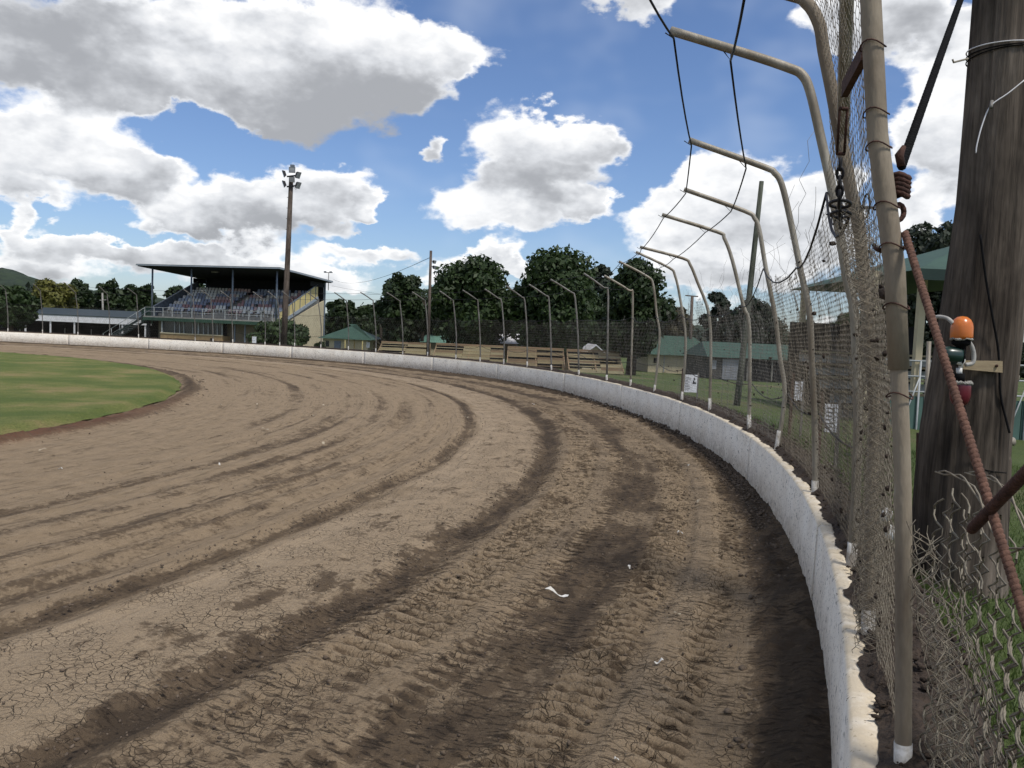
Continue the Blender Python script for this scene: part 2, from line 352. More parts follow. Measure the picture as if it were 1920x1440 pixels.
def soil_material():
    m = bpy.data.materials.new('track_clay'); nt, b, out = nodes(m); N = nt.nodes.new; L = nt.links.new
    tc = N('ShaderNodeTexCoord'); P = tc.outputs['Object']
    def att(nm): a = N('ShaderNodeAttribute'); a.attribute_name = nm; return a.outputs['Fac']
    def Mt(op, a, b_=None, c=None, cl=False):
        n = N('ShaderNodeMath'); n.operation = op; n.use_clamp = cl
        for k, v in enumerate((a, b_, c)):
            if v is None: continue
            if isinstance(v, (int, float)): n.inputs[k].default_value = v
            else: L(v, n.inputs[k])
        return n.outputs[0]
    def noise(sc, det, ro=.6, vec=None):
        n = N('ShaderNodeTexNoise'); L(vec or P, n.inputs['Vector']); n.inputs['Scale'].default_value = sc; n.inputs['Detail'].default_value = det; n.inputs['Roughness'].default_value = ro; return n.outputs['Fac']
    def mr(x, a, b_, lo=0., hi=1.):
        n = N('ShaderNodeMapRange'); n.interpolation_type = 'SMOOTHSTEP'; L(x, n.inputs[0]); n.inputs[1].default_value = a; n.inputs[2].default_value = b_; n.inputs[3].default_value = lo; n.inputs[4].default_value = hi; return n.outputs[0]
    def mix(f, A, B):
        n = N('ShaderNodeMix'); n.data_type = 'RGBA'
        L(f, n.inputs['Factor'])
        for k, v in (('A', A), ('B', B)):
            if isinstance(v, tuple): n.inputs[k].default_value = (*v, 1)
            else: L(v, n.inputs[k])
        return n.outputs['Result']
    fine = noise(28, 8, .7); mid = noise(5, 6, .6); grit = noise(120, 4, .7)
    wet_shade = Mt('ADD', att('wet_shade'), Mt('MULTIPLY', Mt('SUBTRACT', fine, .5), 1.9)); wet_shade = Mt('ADD', wet_shade, Mt('MULTIPLY', Mt('SUBTRACT', noise(9, 5, .6), .5), 1.0))
    col = mix(mr(mid, .3, .7), (.305, .228, .145), (.245, .181, .113))
    col = mix(mr(att('lite'), .1, .8, 0, .75), col, (.405, .312, .208))
    col = mix(mr(grit, .35, .7, 0, .6), col, (.15, .115, .082))
    col = mix(mr(wet_shade, .30, .85, 0, .92), col, (.102, .073, .047))
    col = mix(mr(wet_shade, .95, 1.5, 0, .8), col, (.050, .037, .026))
    col = mix(Mt('MULTIPLY', att('red'), mr(fine, .35, .6, .1, .6)), col, (.20, .085, .05))
    # shrinkage cracks
    wv = N('ShaderNodeVectorMath'); wv.operation = 'MULTIPLY_ADD'; nz = N('ShaderNodeTexNoise'); L(P, nz.inputs['Vector']); nz.inputs['Scale'].default_value = 7; nz.inputs['Detail'].default_value = 3
    L(nz.outputs['Color'], wv.inputs[0]); wv.inputs[1].default_value = (.12, .12, 0); L(P, wv.inputs[2])
    def cracks(sc, w):
        v = N('ShaderNodeTexVoronoi'); v.feature = 'DISTANCE_TO_EDGE'; v.voronoi_dimensions = '2D'; L(wv.outputs[0], v.inputs['Vector']); v.inputs['Scale'].default_value = sc
        n = N('ShaderNodeMapRange'); L(v.outputs['Distance'], n.inputs[0]); n.inputs[1].default_value = 0; n.inputs[2].default_value = w; n.inputs[3].default_value = 1; n.inputs[4].default_value = 0; return n.outputs[0]
    # cracks fade out of the crumbly strip left of the ruts
    sp = N('ShaderNodeSeparateXYZ'); L(P, sp.inputs[0]); rad = Mt('SQRT', Mt('MULTIPLY_ADD', sp.outputs[0], sp.outputs[0], Mt('MULTIPLY', sp.outputs[1], sp.outputs[1])))
    zone = mr(rad, 27.7, 28.2)
    gate = Mt('MULTIPLY', mr(noise(2.6, 5), .40, .62), zone)
    gate = Mt('MULTIPLY', gate, mr(wet_shade, 1.0, .5))
    ck = Mt('MULTIPLY', Mt('MAXIMUM', cracks(9, .022), Mt('MULTIPLY', cracks(20, .036), .75)), gate)
    col = mix(Mt('MULTIPLY', ck, .85), col, (.030, .022, .016))
    # crumbly cross-cracks over the tyre prints and fine drag streaks along the direction of travel
    ang = Mt('MULTIPLY', Mt('ARCTAN2', sp.outputs[1], sp.outputs[0]), 32.0)
    def pv(kr, ks):
        c = N('ShaderNodeCombineXYZ'); L(Mt('MULTIPLY', rad, kr), c.inputs[0]); L(Mt('MULTIPLY', ang, ks), c.inputs[1]); return c.outputs[0]
    cross = noise(1, 5, .62, pv(9, 34)); drag = noise(1, 5, .6, pv(22, 1.3)); drag2 = noise(1, 4, .6, pv(60, 3.0))
    zx = mr(rad, 28.6, 29.3)
    cd_ = Mt('MULTIPLY', mr(cross, .53, .68), Mt('MULTIPLY', zx, mr(noise(1.1, 3), .3, .55)))
    col = mix(Mt('MULTIPLY', cd_, .72), col, (.050, .037, .027))
    dg = Mt('MULTIPLY', mr(drag, .52, .72), mr(rad, 28.3, 27.8, .25, 1.0)); col = mix(Mt('MULTIPLY', dg, .55), col, (.085, .063, .045))
    dl = Mt('MULTIPLY', mr(drag2, .56, .74), mr(wet_shade, .8, .3, 0, .35)); col = mix(dl, col, (.40, .325, .23))
    L(col, b.inputs['Base Color']); b.inputs['Roughness'].default_value = .95; b.inputs['Specular IOR Level'].default_value = .12
    h = Mt('ADD', Mt('ADD', Mt('MULTIPLY', cd_, -1.0), Mt('MULTIPLY', dg, -.6)), Mt('ADD', Mt('MULTIPLY', fine, .9), Mt('ADD', Mt('MULTIPLY', grit, .35), Mt('MULTIPLY', ck, -1.2))))
    bp = N('ShaderNodeBump'); bp.inputs['Strength'].default_value = .95; bp.inputs['Distance'].default_value = .026; L(h, bp.inputs['Height']); L(bp.outputs[0], b.inputs['Normal'])
    return m
track = make_track(); track.data.materials.append(soil_material())

def grassmat(name, a, b_, c, sc=.5):
    m = bpy.data.materials.new(name); nt, b, out = nodes(m); N = nt.nodes.new; L = nt.links.new
    tc = N('ShaderNodeTexCoord'); P = tc.outputs['Object']
    def nz(s, d=6): n = N('ShaderNodeTexNoise'); L(P, n.inputs['Vector']); n.inputs['Scale'].default_value = s; n.inputs['Detail'].default_value = d; n.inputs['Roughness'].default_value = .65; return n.outputs['Fac']
    r = N('ShaderNodeValToRGB'); L(nz(sc), r.inputs[0]); e = r.color_ramp.elements; e[0].position = .40; e[0].color = (*a, 1); e[1].position = .54; e[1].color = (*b_, 1); x = e.new(.66); x.color = (*c, 1)
    r2 = N('ShaderNodeMapRange'); L(nz(35, 5), r2.inputs[0]); r2.inputs[1].default_value = .3; r2.inputs[2].default_value = .7; r2.inputs[3].default_value = .55; r2.inputs[4].default_value = 1.25
    mu = N('ShaderNodeVectorMath'); mu.operation = 'SCALE'; L(r.outputs[0], mu.inputs[0]); L(r2.outputs[0], mu.inputs['Scale'])
    L(mu.outputs[0], b.inputs['Base Color']); b.inputs['Roughness'].default_value = .9; b.inputs['Specular IOR Level'].default_value = .15
    bp = N('ShaderNodeBump'); bp.inputs['Strength'].default_value = .8; bp.inputs['Distance'].default_value = .05; L(nz(60, 4), bp.inputs['Height']); L(bp.outputs[0], b.inputs['Normal'])
    return m
M_infield = grassmat('mown_infield_grass', (.105, .140, .036), (.165, .180, .054), (.27, .215, .095), .55)
M_field = grassmat('outer_field_grass', (.075, .105, .035), (.095, .125, .042), (.15, .13, .07), .16)

def make_infield():
    th = np.linspace(-math.pi, math.pi, 361); q = np.concatenate([np.linspace(0, .9, 20), np.linspace(.91, 1, 24)])
    T, Q = np.meshgrid(th, q, indexing='ij'); r = Q*RI(T)+(fbm(T*40, Q*30, 3)-.5)*.25*(Q > .97)
    z = .14+.16*(1-Q)+(fbm(T*25, r*1.2, 3)-.5)*.04-.10*sst(Q, .985, 1.0)
    V = pol(T, r, z)-np.array([CX, CY, 0])
    o = link('infield', fastmesh('infield', V.reshape(-1, 3), grid(len(th), len(q))[:, ::-1], True), M_infield); o.location = (CX, CY, 0)
    return tag(o, 'green grass infield with worn tan patches inside the track', kind='structure')
make_infield()

# ---- ground outside the wall: falls away gently from the back of the wall
def zout(d): return .50-2.75*(1-np.exp(-np.maximum(d-.5, 0)/36.0))-.0*d
def ground_z(x, y):
    t = math.atan2(y-CY, x-CX); d = math.hypot(x-CX, y-CY)-float(RF(t)); return float(zout(np.array(d)))
def make_outer():
    th = seq((-180, -30, 3), (-30, 10, .4), (10, 100, 1), (100, 180, 3))*math.pi/180
    dd = np.concatenate([np.linspace(.15, 6, 60), 6+np.geomspace(.3, 1500, 46)])
    T, D = np.meshgrid(th, dd, indexing='ij'); tt = np.where(np.abs(T) > R_(110), 0, T); base = np.where(np.abs(T) < R_(110), RF(np.clip(tt, -1.4, 1.95)), 34.0)
    r = base+D; z = zout(D)+(fbm(T*32*.8, D*.8, 4)-.5)*.12*np.clip(D, 0, 1)
    V = pol(T, r, z)-np.array([CX, CY, 0])
    o = link('outer_ground', fastmesh('outer_ground', V.reshape(-1, 3), grid(len(th), len(dd))[:, ::-1], True), M_field); o.location = (CX, CY, 0)
    return tag(o, 'mown green grass sloping away outside the track wall', kind='structure')
make_outer()

# ------------------------------------------------------------------ concrete wall, panel by panel
WALLH = .62
def wall_material():
    m = bpy.data.materials.new('whitewashed_concrete'); nt, b, out = nodes(m); N = nt.nodes.new; L = nt.links.new
    tc = N('ShaderNodeTexCoord'); P = tc.outputs['Object']; sep = N('ShaderNodeSeparateXYZ'); L(P, sep.inputs[0])
    def nz(s, d=6, st=(1, 1, 1)):
        mp = N('ShaderNodeMapping'); L(P, mp.inputs[0]); mp.inputs['Scale'].default_value = st
        n = N('ShaderNodeTexNoise'); L(mp.outputs[0], n.inputs['Vector']); n.inputs['Scale'].default_value = s; n.inputs['Detail'].default_value = d; n.inputs['Roughness'].default_value = .65; return n.outputs['Fac']
    def mr(x, a, b_, lo=0., hi=1.):
        n = N('ShaderNodeMapRange'); n.interpolation_type = 'SMOOTHSTEP'; L(x, n.inputs[0]); n.inputs[1].default_value = a; n.inputs[2].default_value = b_; n.inputs[3].default_value = lo; n.inputs[4].default_value = hi; return n.outputs[0]
    def mix(f, A, B):
        n = N('ShaderNodeMix'); n.data_type = 'RGBA'; L(f, n.inputs['Factor'])
        for k, v in (('A', A), ('B', B)):
            if isinstance(v, tuple): n.inputs[k].default_value = (*v, 1)
            else: L(v, n.inputs[k])
        return n.outputs['Result']
    def mu(a, b_):
        n = N('ShaderNodeMath'); n.operation = 'MULTIPLY'
        for k, v in enumerate((a, b_)):
            if isinstance(v, (int, float)): n.inputs[k].default_value = v
            else: L(v, n.inputs[k])
        return n.outputs[0]
    col = mix(mr(nz(2.0), .35, .65), (.88, .83, .73), (.82, .76, .65))
    streak = nz(3.3, 6, (1, 1, .22)); low = mr(sep.outputs[2], .48, .02)
    col = mix(mu(mr(nz(2.2, 7), .44, .74), .42), col, (.52, .45, .36))
    col = mix(mu(low, mr(nz(14, 6), .25, .7, .2, .9)), col, (.33, .255, .18))
    col = mix(mr(nz(42, 3), .615, .66), col, (.05, .036, .026))
    col = mix(mu(mr(nz(17, 3), .635, .67), .9), col, (.07, .05, .037))
    col = mix(mu(mr(sep.outputs[2], .597, .612), mr(nz(9), .3, .6, .35, .85)), col, (.58, .48, .33))
    L(col, b.inputs['Base Color']); b.inputs['Roughness'].default_value = .8; b.inputs['Specular IOR Level'].default_value = .2
    bp = N('ShaderNodeBump'); bp.inputs['Strength'].default_value = .35; bp.inputs['Distance'].default_value = .01; L(nz(40), bp.inputs['Height']); L(bp.outputs[0], b.inputs['Normal'])
    return m
M_wall = wall_material()
wall = thing('concrete_wall', 'low white concrete safety wall curving round the dirt track', 'wall', (CX, CY, 0))
joints = [-55, -40, -27.2, -17.6, -8.6, 1.0, 9.7, 19.2, 29.5, 39, 48.5, 58.2, 67, 76, 85, 94, 104, 116]
for a, b_ in zip(joints[:-1], joints[1:]):
    gap = .004/32; n = max(6, int((b_-a)/.25)); t = np.linspace(R_(a)+gap, R_(b_)-gap, n)
    off = (random.random()-.5)*.012; hz = WALLH+(random.random()-.5)*.008
    prof = [(0.0, -.12), (.004, .10), (.012, hz-.02), (.03, hz), (.105, hz), (.12, hz-.02), (.12, -.12)]
    V = []; k = len(prof)
    for (d, z) in prof:
        V.append(pol(t, RF(t)+d+off+(.0 if z < .3 else 0), z+0*t)-np.array([CX, CY, 0]))
    V = np.stack(V, 0).reshape(-1, 3); Q = grid(k, n)
    V2 = list(map(tuple, V)); faces = [tuple(q) for q in Q]; faces += [tuple(i*n for i in range(k)), tuple(i*n+n-1 for i in range(k))[::-1]]
    me = bpy.data.meshes.new('panel'); me.from_pydata(V2, [], faces); me.polygons.foreach_set('use_smooth', [len(f) == 4 for f in faces]); me.update(); link('panel', me, M_wall, wall)
# loose dark soil lying along the back and top of the wall
def make_berm():
    th = seq((-34, -26, .3), (-26, -8, .035), (-8, 20, .10), (20, 110, .5))*math.pi/180
    dd = np.concatenate([np.linspace(0, .5, 26), np.linspace(.54, 1.3, 10)])
    T, D = np.meshgrid(th, dd, indexing='ij'); s = T*32
    inner = .075+(fbm(s*2.2, s*0+1, 4)-.5)*.13+(fbm(s*14, s*0+7, 2)-.5)*.05
    k = np.clip((D-0)/.5, 0, 1); d2 = np.where(D < .5, inner+(.5-inner)*k, .5+(D-.5)*.35)
    n = fbm(s*7, d2*9, 4); n2 = fbm(s*26, d2*30, 3)
    top = WALLH+.004+.075*sst(d2-inner, 0, .10)*(.35+.9*n)+.03*(n2-.5)*sst(d2-inner, 0, .05)
    top = top*(1-sst(d2, .30, .58))+(zout(np.maximum(d2, .5))-.05)*sst(d2, .30, .58)
    V = pol(T, RF(T)+d2, top)-np.array([CX, CY, 0])
    o = link('soil_berm', fastmesh('soil_berm', V.reshape(-1, 3), grid(len(th), len(dd))[:, ::-1], True), M_soil); o.location = (CX, CY, 0)
    return tag(o, 'dark loose soil heaped along the top and back of the wall', kind='structure')
make_berm()
# ------------------------------------------------------------------ catch fence
FOFF = .115
def fp(t, d, z):
    """point on the fence line: t angle, d radial offset from the post line, z height"""
    r = float(RF(t))+FOFF+d; return (CX+r*math.cos(t), CY+r*math.sin(t), z)
fence = thing('catch_fence', 'tall pipe and wire netting catch fence leaning over the white wall', 'fence', (0, 0, .6))
def inf(me_or_pts): return me_or_pts
meas = [(-23.4, [(.045, .5), (-.005, 1.28), (-.045, 1.72), (-.075, 2.01), (-.14, 2.36), (-.18, 2.72), (-.24, 3.1), (-.34, 3.25), (-1.0, 3.5)]),
 (-21.4, [(0, .5), (-.03, 1.26), (-.04, 1.54), (-.09, 1.92), (-.14, 2.24), (-.18, 2.4), (-.24, 2.64), (-.28, 2.81), (-.32, 2.97), (-.345, 3.08), (-.40, 3.17), (-.50, 3.22), (-1.15, 3.46)]),
 (-19.4, [(0, .5), (0, .94), (-.02, 1.45), (-.07, 1.96), (-.12, 2.16), (-.21, 2.57), (-.30, 2.91), (-.365, 3.14), (-.41, 3.225), (-.48, 3.265), (-.69, 3.35), (-1.12, 3.51)]),
 (-15.4, [(0, .5), (-.04, 1.12), (-.10, 1.7), (-.14, 2.06), (-.22, 2.36), (-.33, 2.79), (-.41, 3.06), (-.47, 3.15), (-.56, 3.20), (-1.15, 3.42)]),
 (-10.7, [(0, .5), (.06, 1.21), (-.02, 1.67), (-.10, 2.12), (-.23, 2.64), (-.32, 3.04), (-.38, 3.17), (-.49, 3.25), (-1.16, 3.48)]),
 (-7.4, [(0, .5), (-.08, 1.96), (-.18, 2.29), (-.36, 2.89), (-.48, 3.17), (-.57, 3.25), (-1.31, 3.46)]),
 (-2.2, [(0, .5), (-.04, 1.64), (-.12, 2.29), (-.33, 2.78), (-.47, 3.07), (-.60, 3.17), (-1.32, 3.33)]),
 (1.6, [(0, .5), (.01, 1.77), (-.14, 2.58), (-.27, 3.04), (-.40, 3.19), (-1.05, 3.46)]),
 (5.5, [(0, .5), (.06, 1.8), (-.04, 2.37), (-.15, 2.99), (-.30, 3.17), (-.94, 3.46)]),
 (8.9, [(0, .5), (-.06, 2.74), (-.18, 2.96), (-.80, 3.28)]),
 (12.6, [(0, .5), (-.08, 2.88), (-.21, 3.11), (-.79, 3.46)]),
 (17.3, [(0, .5), (-.10, 1.8), (-.25, 2.92), (-.40, 3.1), (-1.05, 3.43)])]
def circ_t(px, py=650):
    """angle at which the sight line through a pixel column meets the fence line"""
    d = ray(px, py); lo = .05
    for _ in range(4000):
        lo += .03; x, y = d[0]/d[1]*lo, lo; t = math.atan2(y-CY, x-CX)
        if math.hypot(x-CX, y-CY) > float(RF(t))+FOFF and lo > 18: return math.degrees(t)
    return None
far_px = [1037, 991, 946, 902, 856, 803, 756, 705, 654, 602, 553, 525, 497, 437, 400, 366, 260, 205, 146, 80, 15]
posts = list(meas)
for px in far_px:
    t = circ_t(px); j = lambda a: (random.random()-.5)*a
    posts.append((t, [(0, .5), (-.04+j(.08), 1.6+j(.2)), (-.22+j(.06), 2.9), (-.33+j(.06), 3.08+j(.04)), (-.95+j(.1), 3.40+j(.06))]))
posts.append((98, [(0, .5), (-.2, 2.9), (-.33, 3.08), (-.95, 3.4)])); posts.append((102.5, [(0, .5), (-.2, 2.9), (-.33, 3.08), (-.95, 3.4)]))
# near the camera the fence line goes on with a short chain-link return; posts behind the camera
posts.insert(0, (-33.0, [(0, .5), (-.1, 1.8), (-.25, 2.9), (-.4, 3.1), (-1.05, 3.43)]))
def smooth_path(P, k=3):
    """Catmull-Rom through the points"""
    P = [np.array(p, float) for p in P]; out = []
    for i in range(len(P)-1):
        a = P[max(i-1, 0)]; b = P[i]; c = P[i+1]; d = P[min(i+2, len(P)-1)]
        for q in range(k):
            t = q/k; out.append(.5*((2*b)+(c-a)*t+(2*a-5*b+4*c-d)*t*t+(3*b-a-3*c+d)*t**3))
    out.append(P[-1]); return out
TH = [R_(p[0]) for p in posts]
def prof_off(i, z):
    """how far post i leans in at height z"""
    pr = posts[i][1]; zs = [q[1] for q in pr if q[1] <= 3.2]; ds = [q[0] for q in pr if q[1] <= 3.2]; return np.interp(z, zs, ds)
def FS(t, z, i):
    """point array on the netting surface between posts i and i+1"""
    f = np.clip((t-TH[i])/(TH[i+1]-TH[i]), 0, 1); d = prof_off(i, z)*(1-f)+prof_off(i+1, z)*f
    r = RF(t)+FOFF+d; return np.stack([CX+r*np.cos(t), CY+r*np.sin(t), z], -1)
M_mudpipe = mat('mud_coated_pipe', (.30, .255, .19), (.175, .14, .10), 7, .75, .1, .25, 60, (1, 1, .3), c3=(.42, .40, .36), dirt=(.15, .115, .08))
cabs_tip = []; cabs_arm = []; cab_mid = []; cab_low = []
for i, (tdeg, pr) in enumerate(posts):
    t = R_(tdeg); near = -24 < tdeg < 10
    rad = .022 if i == 1 else (.0245 if near else .026)
    pts = smooth_path([fp(t, d, z) for d, z in pr], 4 if near else 2)
    o = MB().tube([(p[0], p[1], p[2]-.6) for p in pts], rad, 14 if near else 8).build('post', M_mudpipe if i in (1, 2) else (M_galv if near else M_galvfar), fence)
    base = fp(t, 0, .5)
    b1 = fp(t, float(prof_off(i, .5)), .5); zw = (.69 if tdeg < -12 else .78)+.06*random.random(); b2 = fp(t, float(prof_off(i, zw)), zw)
    MB().tube([(b1[0], b1[1], -.1), (b2[0], b2[1], b2[2]-.6)], rad+.002, 12).build('white_post_foot', M_whitebase, o)
    cabs_tip.append(fp(t, pr[-1][0]+.02, pr[-1][1]-.045)); e = pr[-2]; tip = pr[-1]
    f = .22; cabs_arm.append(fp(t, e[0]+(tip[0]-e[0])*f, e[1]+(tip[1]-e[1])*f-.06))
    if near:      # hooked clips that carry the cables under the arm
        for (q, fr) in ((cabs_tip[-1], .97), (cabs_arm[-1], f)):
            a = fp(t, e[0]+(tip[0]-e[0])*fr, e[1]+(tip[1]-e[1])*fr); a2 = fp(t, e[0]+(tip[0]-e[0])*(fr+.10), e[1]+(tip[1]-e[1])*(fr+.10)-.02)
            MB().tube([(a[0], a[1], a[2]-.6+.02), (q[0], q[1], q[2]-.6), (a2[0], a2[1], a2[2]-.6)], .004, 5).build('cable_clip', M_cable, o)
    zc = {-21.4: 2.30, -19.4: 2.60, -15.4: 2.40, -10.7: 2.62, -7.4: 2.28, -2.2: 2.25, 1.6: 2.3}.get(tdeg, 2.3)
    cab_mid.append(fp(t, float(prof_off(i, zc))-.03, zc)); cab_low.append(fp(t, float(prof_off(i, 1.25))+.04, 1.25))
# sleeve and wire ties on the nearest post
n1 = [o for o in fence.children if o.name.startswith('post')][1]
sl = [fp(TH[1], float(prof_off(1, z)), z) for z in (1.73, 2.0, 2.36, 2.72, 3.0)]
MB().tube([(p[0], p[1], p[2]-.6) for p in sl], .0268, 16).build('sleeve', M_mudpipe, n1)
for z in (1.66, 1.90, 2.06, 2.17, 2.33, 2.42, 2.60):
    c = fp(TH[1], float(prof_off(1, z)), z-.6); MB().tube([(c[0]+.033*math.cos(a), c[1]+.033*math.sin(a), c[2]+.008*math.sin(a*2)) for a in np.linspace(0, 6.5, 18)], .0022, 5).build('wire_tie', M_rustdk, n1)
def cable(pts, i0, i1, name, rad, m, sag=.06, n=6):
    for i in range(i0, i1):
        a = np.array(pts[i]); b = np.array(pts[i+1]); sg = sag*(.5+random.random())
        L_ = [a*(1-f)+b*f-np.array([0, 0, .6+sg*4*f*(1-f)]) for f in np.linspace(0, 1, n)]
        MB().tube(L_, rad, 5).build(name, m, fence)
NP = len(posts)
cable(cabs_tip, 2, NP-1, 'tip_cable', .0065, M_cable, .03)
cable(cabs_arm, 2, NP-1, 'arm_cable', .0065, M_cable, .03)
cable(cab_mid, 2, NP-1, 'middle_cable', .007, M_cable, .10)
cable(cab_low, 3, NP-1, 'lower_cable', .007, M_cable, .10)
# netting
def hexnet(i, z0, z1, w, rad, jit, topfun=None, out=0.0, hole=None, fold=0.0, u0=0., u1=1., skew=0.0):
    a, b = TH[i]+(TH[i+1]-TH[i])*u0, TH[i]+(TH[i+1]-TH[i])*u1; Lu = (b-a)*32.2
    tw = w*.34; dg = w*.46; ph = tw+dg
    nx = int(Lu/w*(1+fold)); nz_ = int((z1-z0)/ph); ii, jj = np.meshgrid(np.arange(nx+1), np.arange(nz_+1), indexing='ij')
    wx = Lu/nx
    def P(ix, z):
        u = np.clip(ix*wx, 0, Lu); t = a+u/32.2; p = FS(t, z, i)
        s = t*32.2; k = (fbm(s*2.1+i*3, z*2.1, 3)-.5); k2 = (fbm(s*2.4+50+i, z*1.9+20, 3)-.5); k3 = fbm(s*14+i, z*14, 2)-.5
        rr = np.stack([np.cos(t), np.sin(t), 0*t], -1); tt = np.stack([-np.sin(t), np.cos(t), 0*t], -1)
        wav = out+k*jit*2.2+k3*jit*.5+fold*.05*np.sin(s*70+z*2+k*8)
        p = p+rr*wav[..., None]+tt*(k2*jit*1.5+k3*jit*.25+skew*(z-z0))[..., None]; p[..., 2] += k3*jit*.25+k*jit*.6; return p
    x0 = ii+(jj % 2)*.5; zA = z0+jj*ph; zB = zA+tw
    A = P(x0, zA); B = P(x0, zB); AL = P(x0-.5, zA+ph); AR = P(x0+.5, zA+ph)
    P0 = np.concatenate([A, B, B]).reshape(-1, 3); P1 = np.concatenate([B, AL, AR]).reshape(-1, 3)
    uu = np.concatenate([x0/nx]*3).ravel(); zz = (P0[:, 2]+P1[:, 2])/2
    keep = (uu >= -.001) & (uu <= 1.001)
    if topfun is not None: keep &= zz < topfun(uu, zz)
    if hole is not None: keep &= hole(uu, zz)
    P0 = P0[keep]; P1 = P1[keep]; P0[:, 2] -= .6; P1[:, 2] -= .6
    return tubes(P0, P1, rad, 3)
def netobj(parts, m, name='netting'):
    V = []; Q = []; b = 0
    for v, q in parts: V.append(v); Q.append(q+b); b += len(v)
    o = link(name, fastmesh(name, np.concatenate(V), np.concatenate(Q)), m, fence); o['kind'] = 'stuff'; return o
rag = lambda z, amp, sd: (lambda u, zz: z+(fbm(u*6+sd, u*0+sd, 4)-.5)*amp)
slope = lambda za, zb, amp, sd: (lambda u, zz: za+(zb-za)*u+(fbm(u*6+sd, u*0+sd, 4)-.5)*amp)
for i in range(1, NP-2):
    td = posts[i][0]
    if i == 1:
        netobj([hexnet(0, .62, 1.5, .05, .0012, .06, rag(1.32, .35, 6), fold=.6, u0=.87, u1=1.0, out=.05), hexnet(0, .62, 1.3, .055, .0013, .08, rag(1.2, .4, 2), u0=.90, u1=1.0, out=.12)], M_wire, 'loose_netting')
        netobj([hexnet(1, .68, 3.1, .036, .00105, .02), hexnet(1, .68, 2.3, .04, .0011, .05, fold=1.0, u0=.62, u1=.98, out=-.02), hexnet(1, .68, 2.0, .045, .0011, .06, fold=.8, u0=.75, u1=1.0, out=.04)], M_wire)
    elif i == 2:
        netobj([hexnet(2, .68, 3.0, .036, .0010, .02, slope(2.95, 2.65, .15, 3)), hexnet(2, .66, 1.98, .038, .0011, .03, rag(1.93, .10, 9), out=.05), hexnet(2, .68, 2.3, .05, .0011, .05, fold=.9, u0=0., u1=.35, out=.03)], M_wire)
    elif i == 3:
        netobj([hexnet(3, .68, 2.75, .038, .0010, .02, slope(2.62, 2.42, .12, 5)), hexnet(3, .66, 1.95, .042, .0011, .03, rag(1.88, .12, 4), out=.06)], M_wire)
    elif i == 4:
        netobj([hexnet(4, .68, 2.9, .042, .0011, .025, slope(2.40, 2.55, .25, 8)), hexnet(4, .66, 1.75, .05, .0012, .04, rag(1.7, .2, 2), out=.06)], M_wire)
    elif i <= 8:
        netobj([hexnet(i, .68, 2.8, .055, .0014, .035, rag(2.42, .45, i*3.3), hole=lambda u, z, i=i: fbm(u*4+i, z*2.2, 3)+(z < 2.2)*.5 > .42)], M_wirefar)
    else:
        netobj([hexnet(i, .68, 2.45, .10 if i < 16 else .13, .0023, .03, rag(2.25, .3, i*2.7))], M_wirefar)
# strands left hanging where the upper netting has torn away
for i in range(3, 8):
    for k in range(7):
        m_ = MB(); f = random.random(); t = TH[i]+(TH[i+1]-TH[i])*f; z = 2.5+random.random()*.5; p = [np.array([*FS(np.array(t), np.array(z), i)])]
        for q in range(7): p.append(p[-1]+np.array([random.gauss(0, .05), random.gauss(0, .05), -.07-random.random()*.05]))
        m_.tube([(a[0], a[1], a[2]-.6) for a in p], .0013, 4).build('torn_strand', M_wirefar, fence)
# mud thrown into the mesh
def clods(P, size, flat=.7):
    P = np.asarray(P, float); n = len(P); ph = (1+5**.5)/2
    ico = np.array([(-1, ph, 0), (1, ph, 0), (-1, -ph, 0), (1, -ph, 0), (0, -1, ph), (0, 1, ph), (0, -1, -ph), (0, 1, -ph), (ph, 0, -1), (ph, 0, 1), (-ph, 0, -1), (-ph, 0, 1)])/1.9
    F = np.array([(0, 11, 5), (0, 5, 1), (0, 1, 7), (0, 7, 10), (0, 10, 11), (1, 5, 9), (5, 11, 4), (11, 10, 2), (10, 7, 6), (7, 1, 8), (3, 9, 4), (3, 4, 2), (3, 2, 6), (3, 6, 8), (3, 8, 9), (4, 9, 5), (2, 4, 11), (6, 2, 10), (8, 6, 7), (9, 8, 1)])
    sz = np.asarray(size).reshape(-1, 1, 1)*(.6+.8*RNG.random((n, 12, 1)))*(.6+.8*RNG.random((n, 1, 3)))
    sz[..., 2] *= flat
    V = P[:, None]+ico[None]*sz; Q = F[None]+(np.arange(n)*12)[:, None, None]; return V.reshape(-1, 3), Q.reshape(-1, 3)
P = []; sz = []
for i in range(1, 9):
    for k in range(60 if i < 6 else 40):
        f = random.random(); z = .75+random.random()**1.3*1.7; t = TH[i]+(TH[i+1]-TH[i])*f; p = FS(np.array(t), np.array(z), i); P.append((p[0], p[1], p[2]-.6)); sz.append(.004+.012*random.random()**3+(.012 if random.random() < .02 else 0))
v, q = clods(P, sz, 1.0); o = link('mud_splatter', fastmesh('mud_splatter', v, q, True), M_soil, fence); o['kind'] = 'stuff'
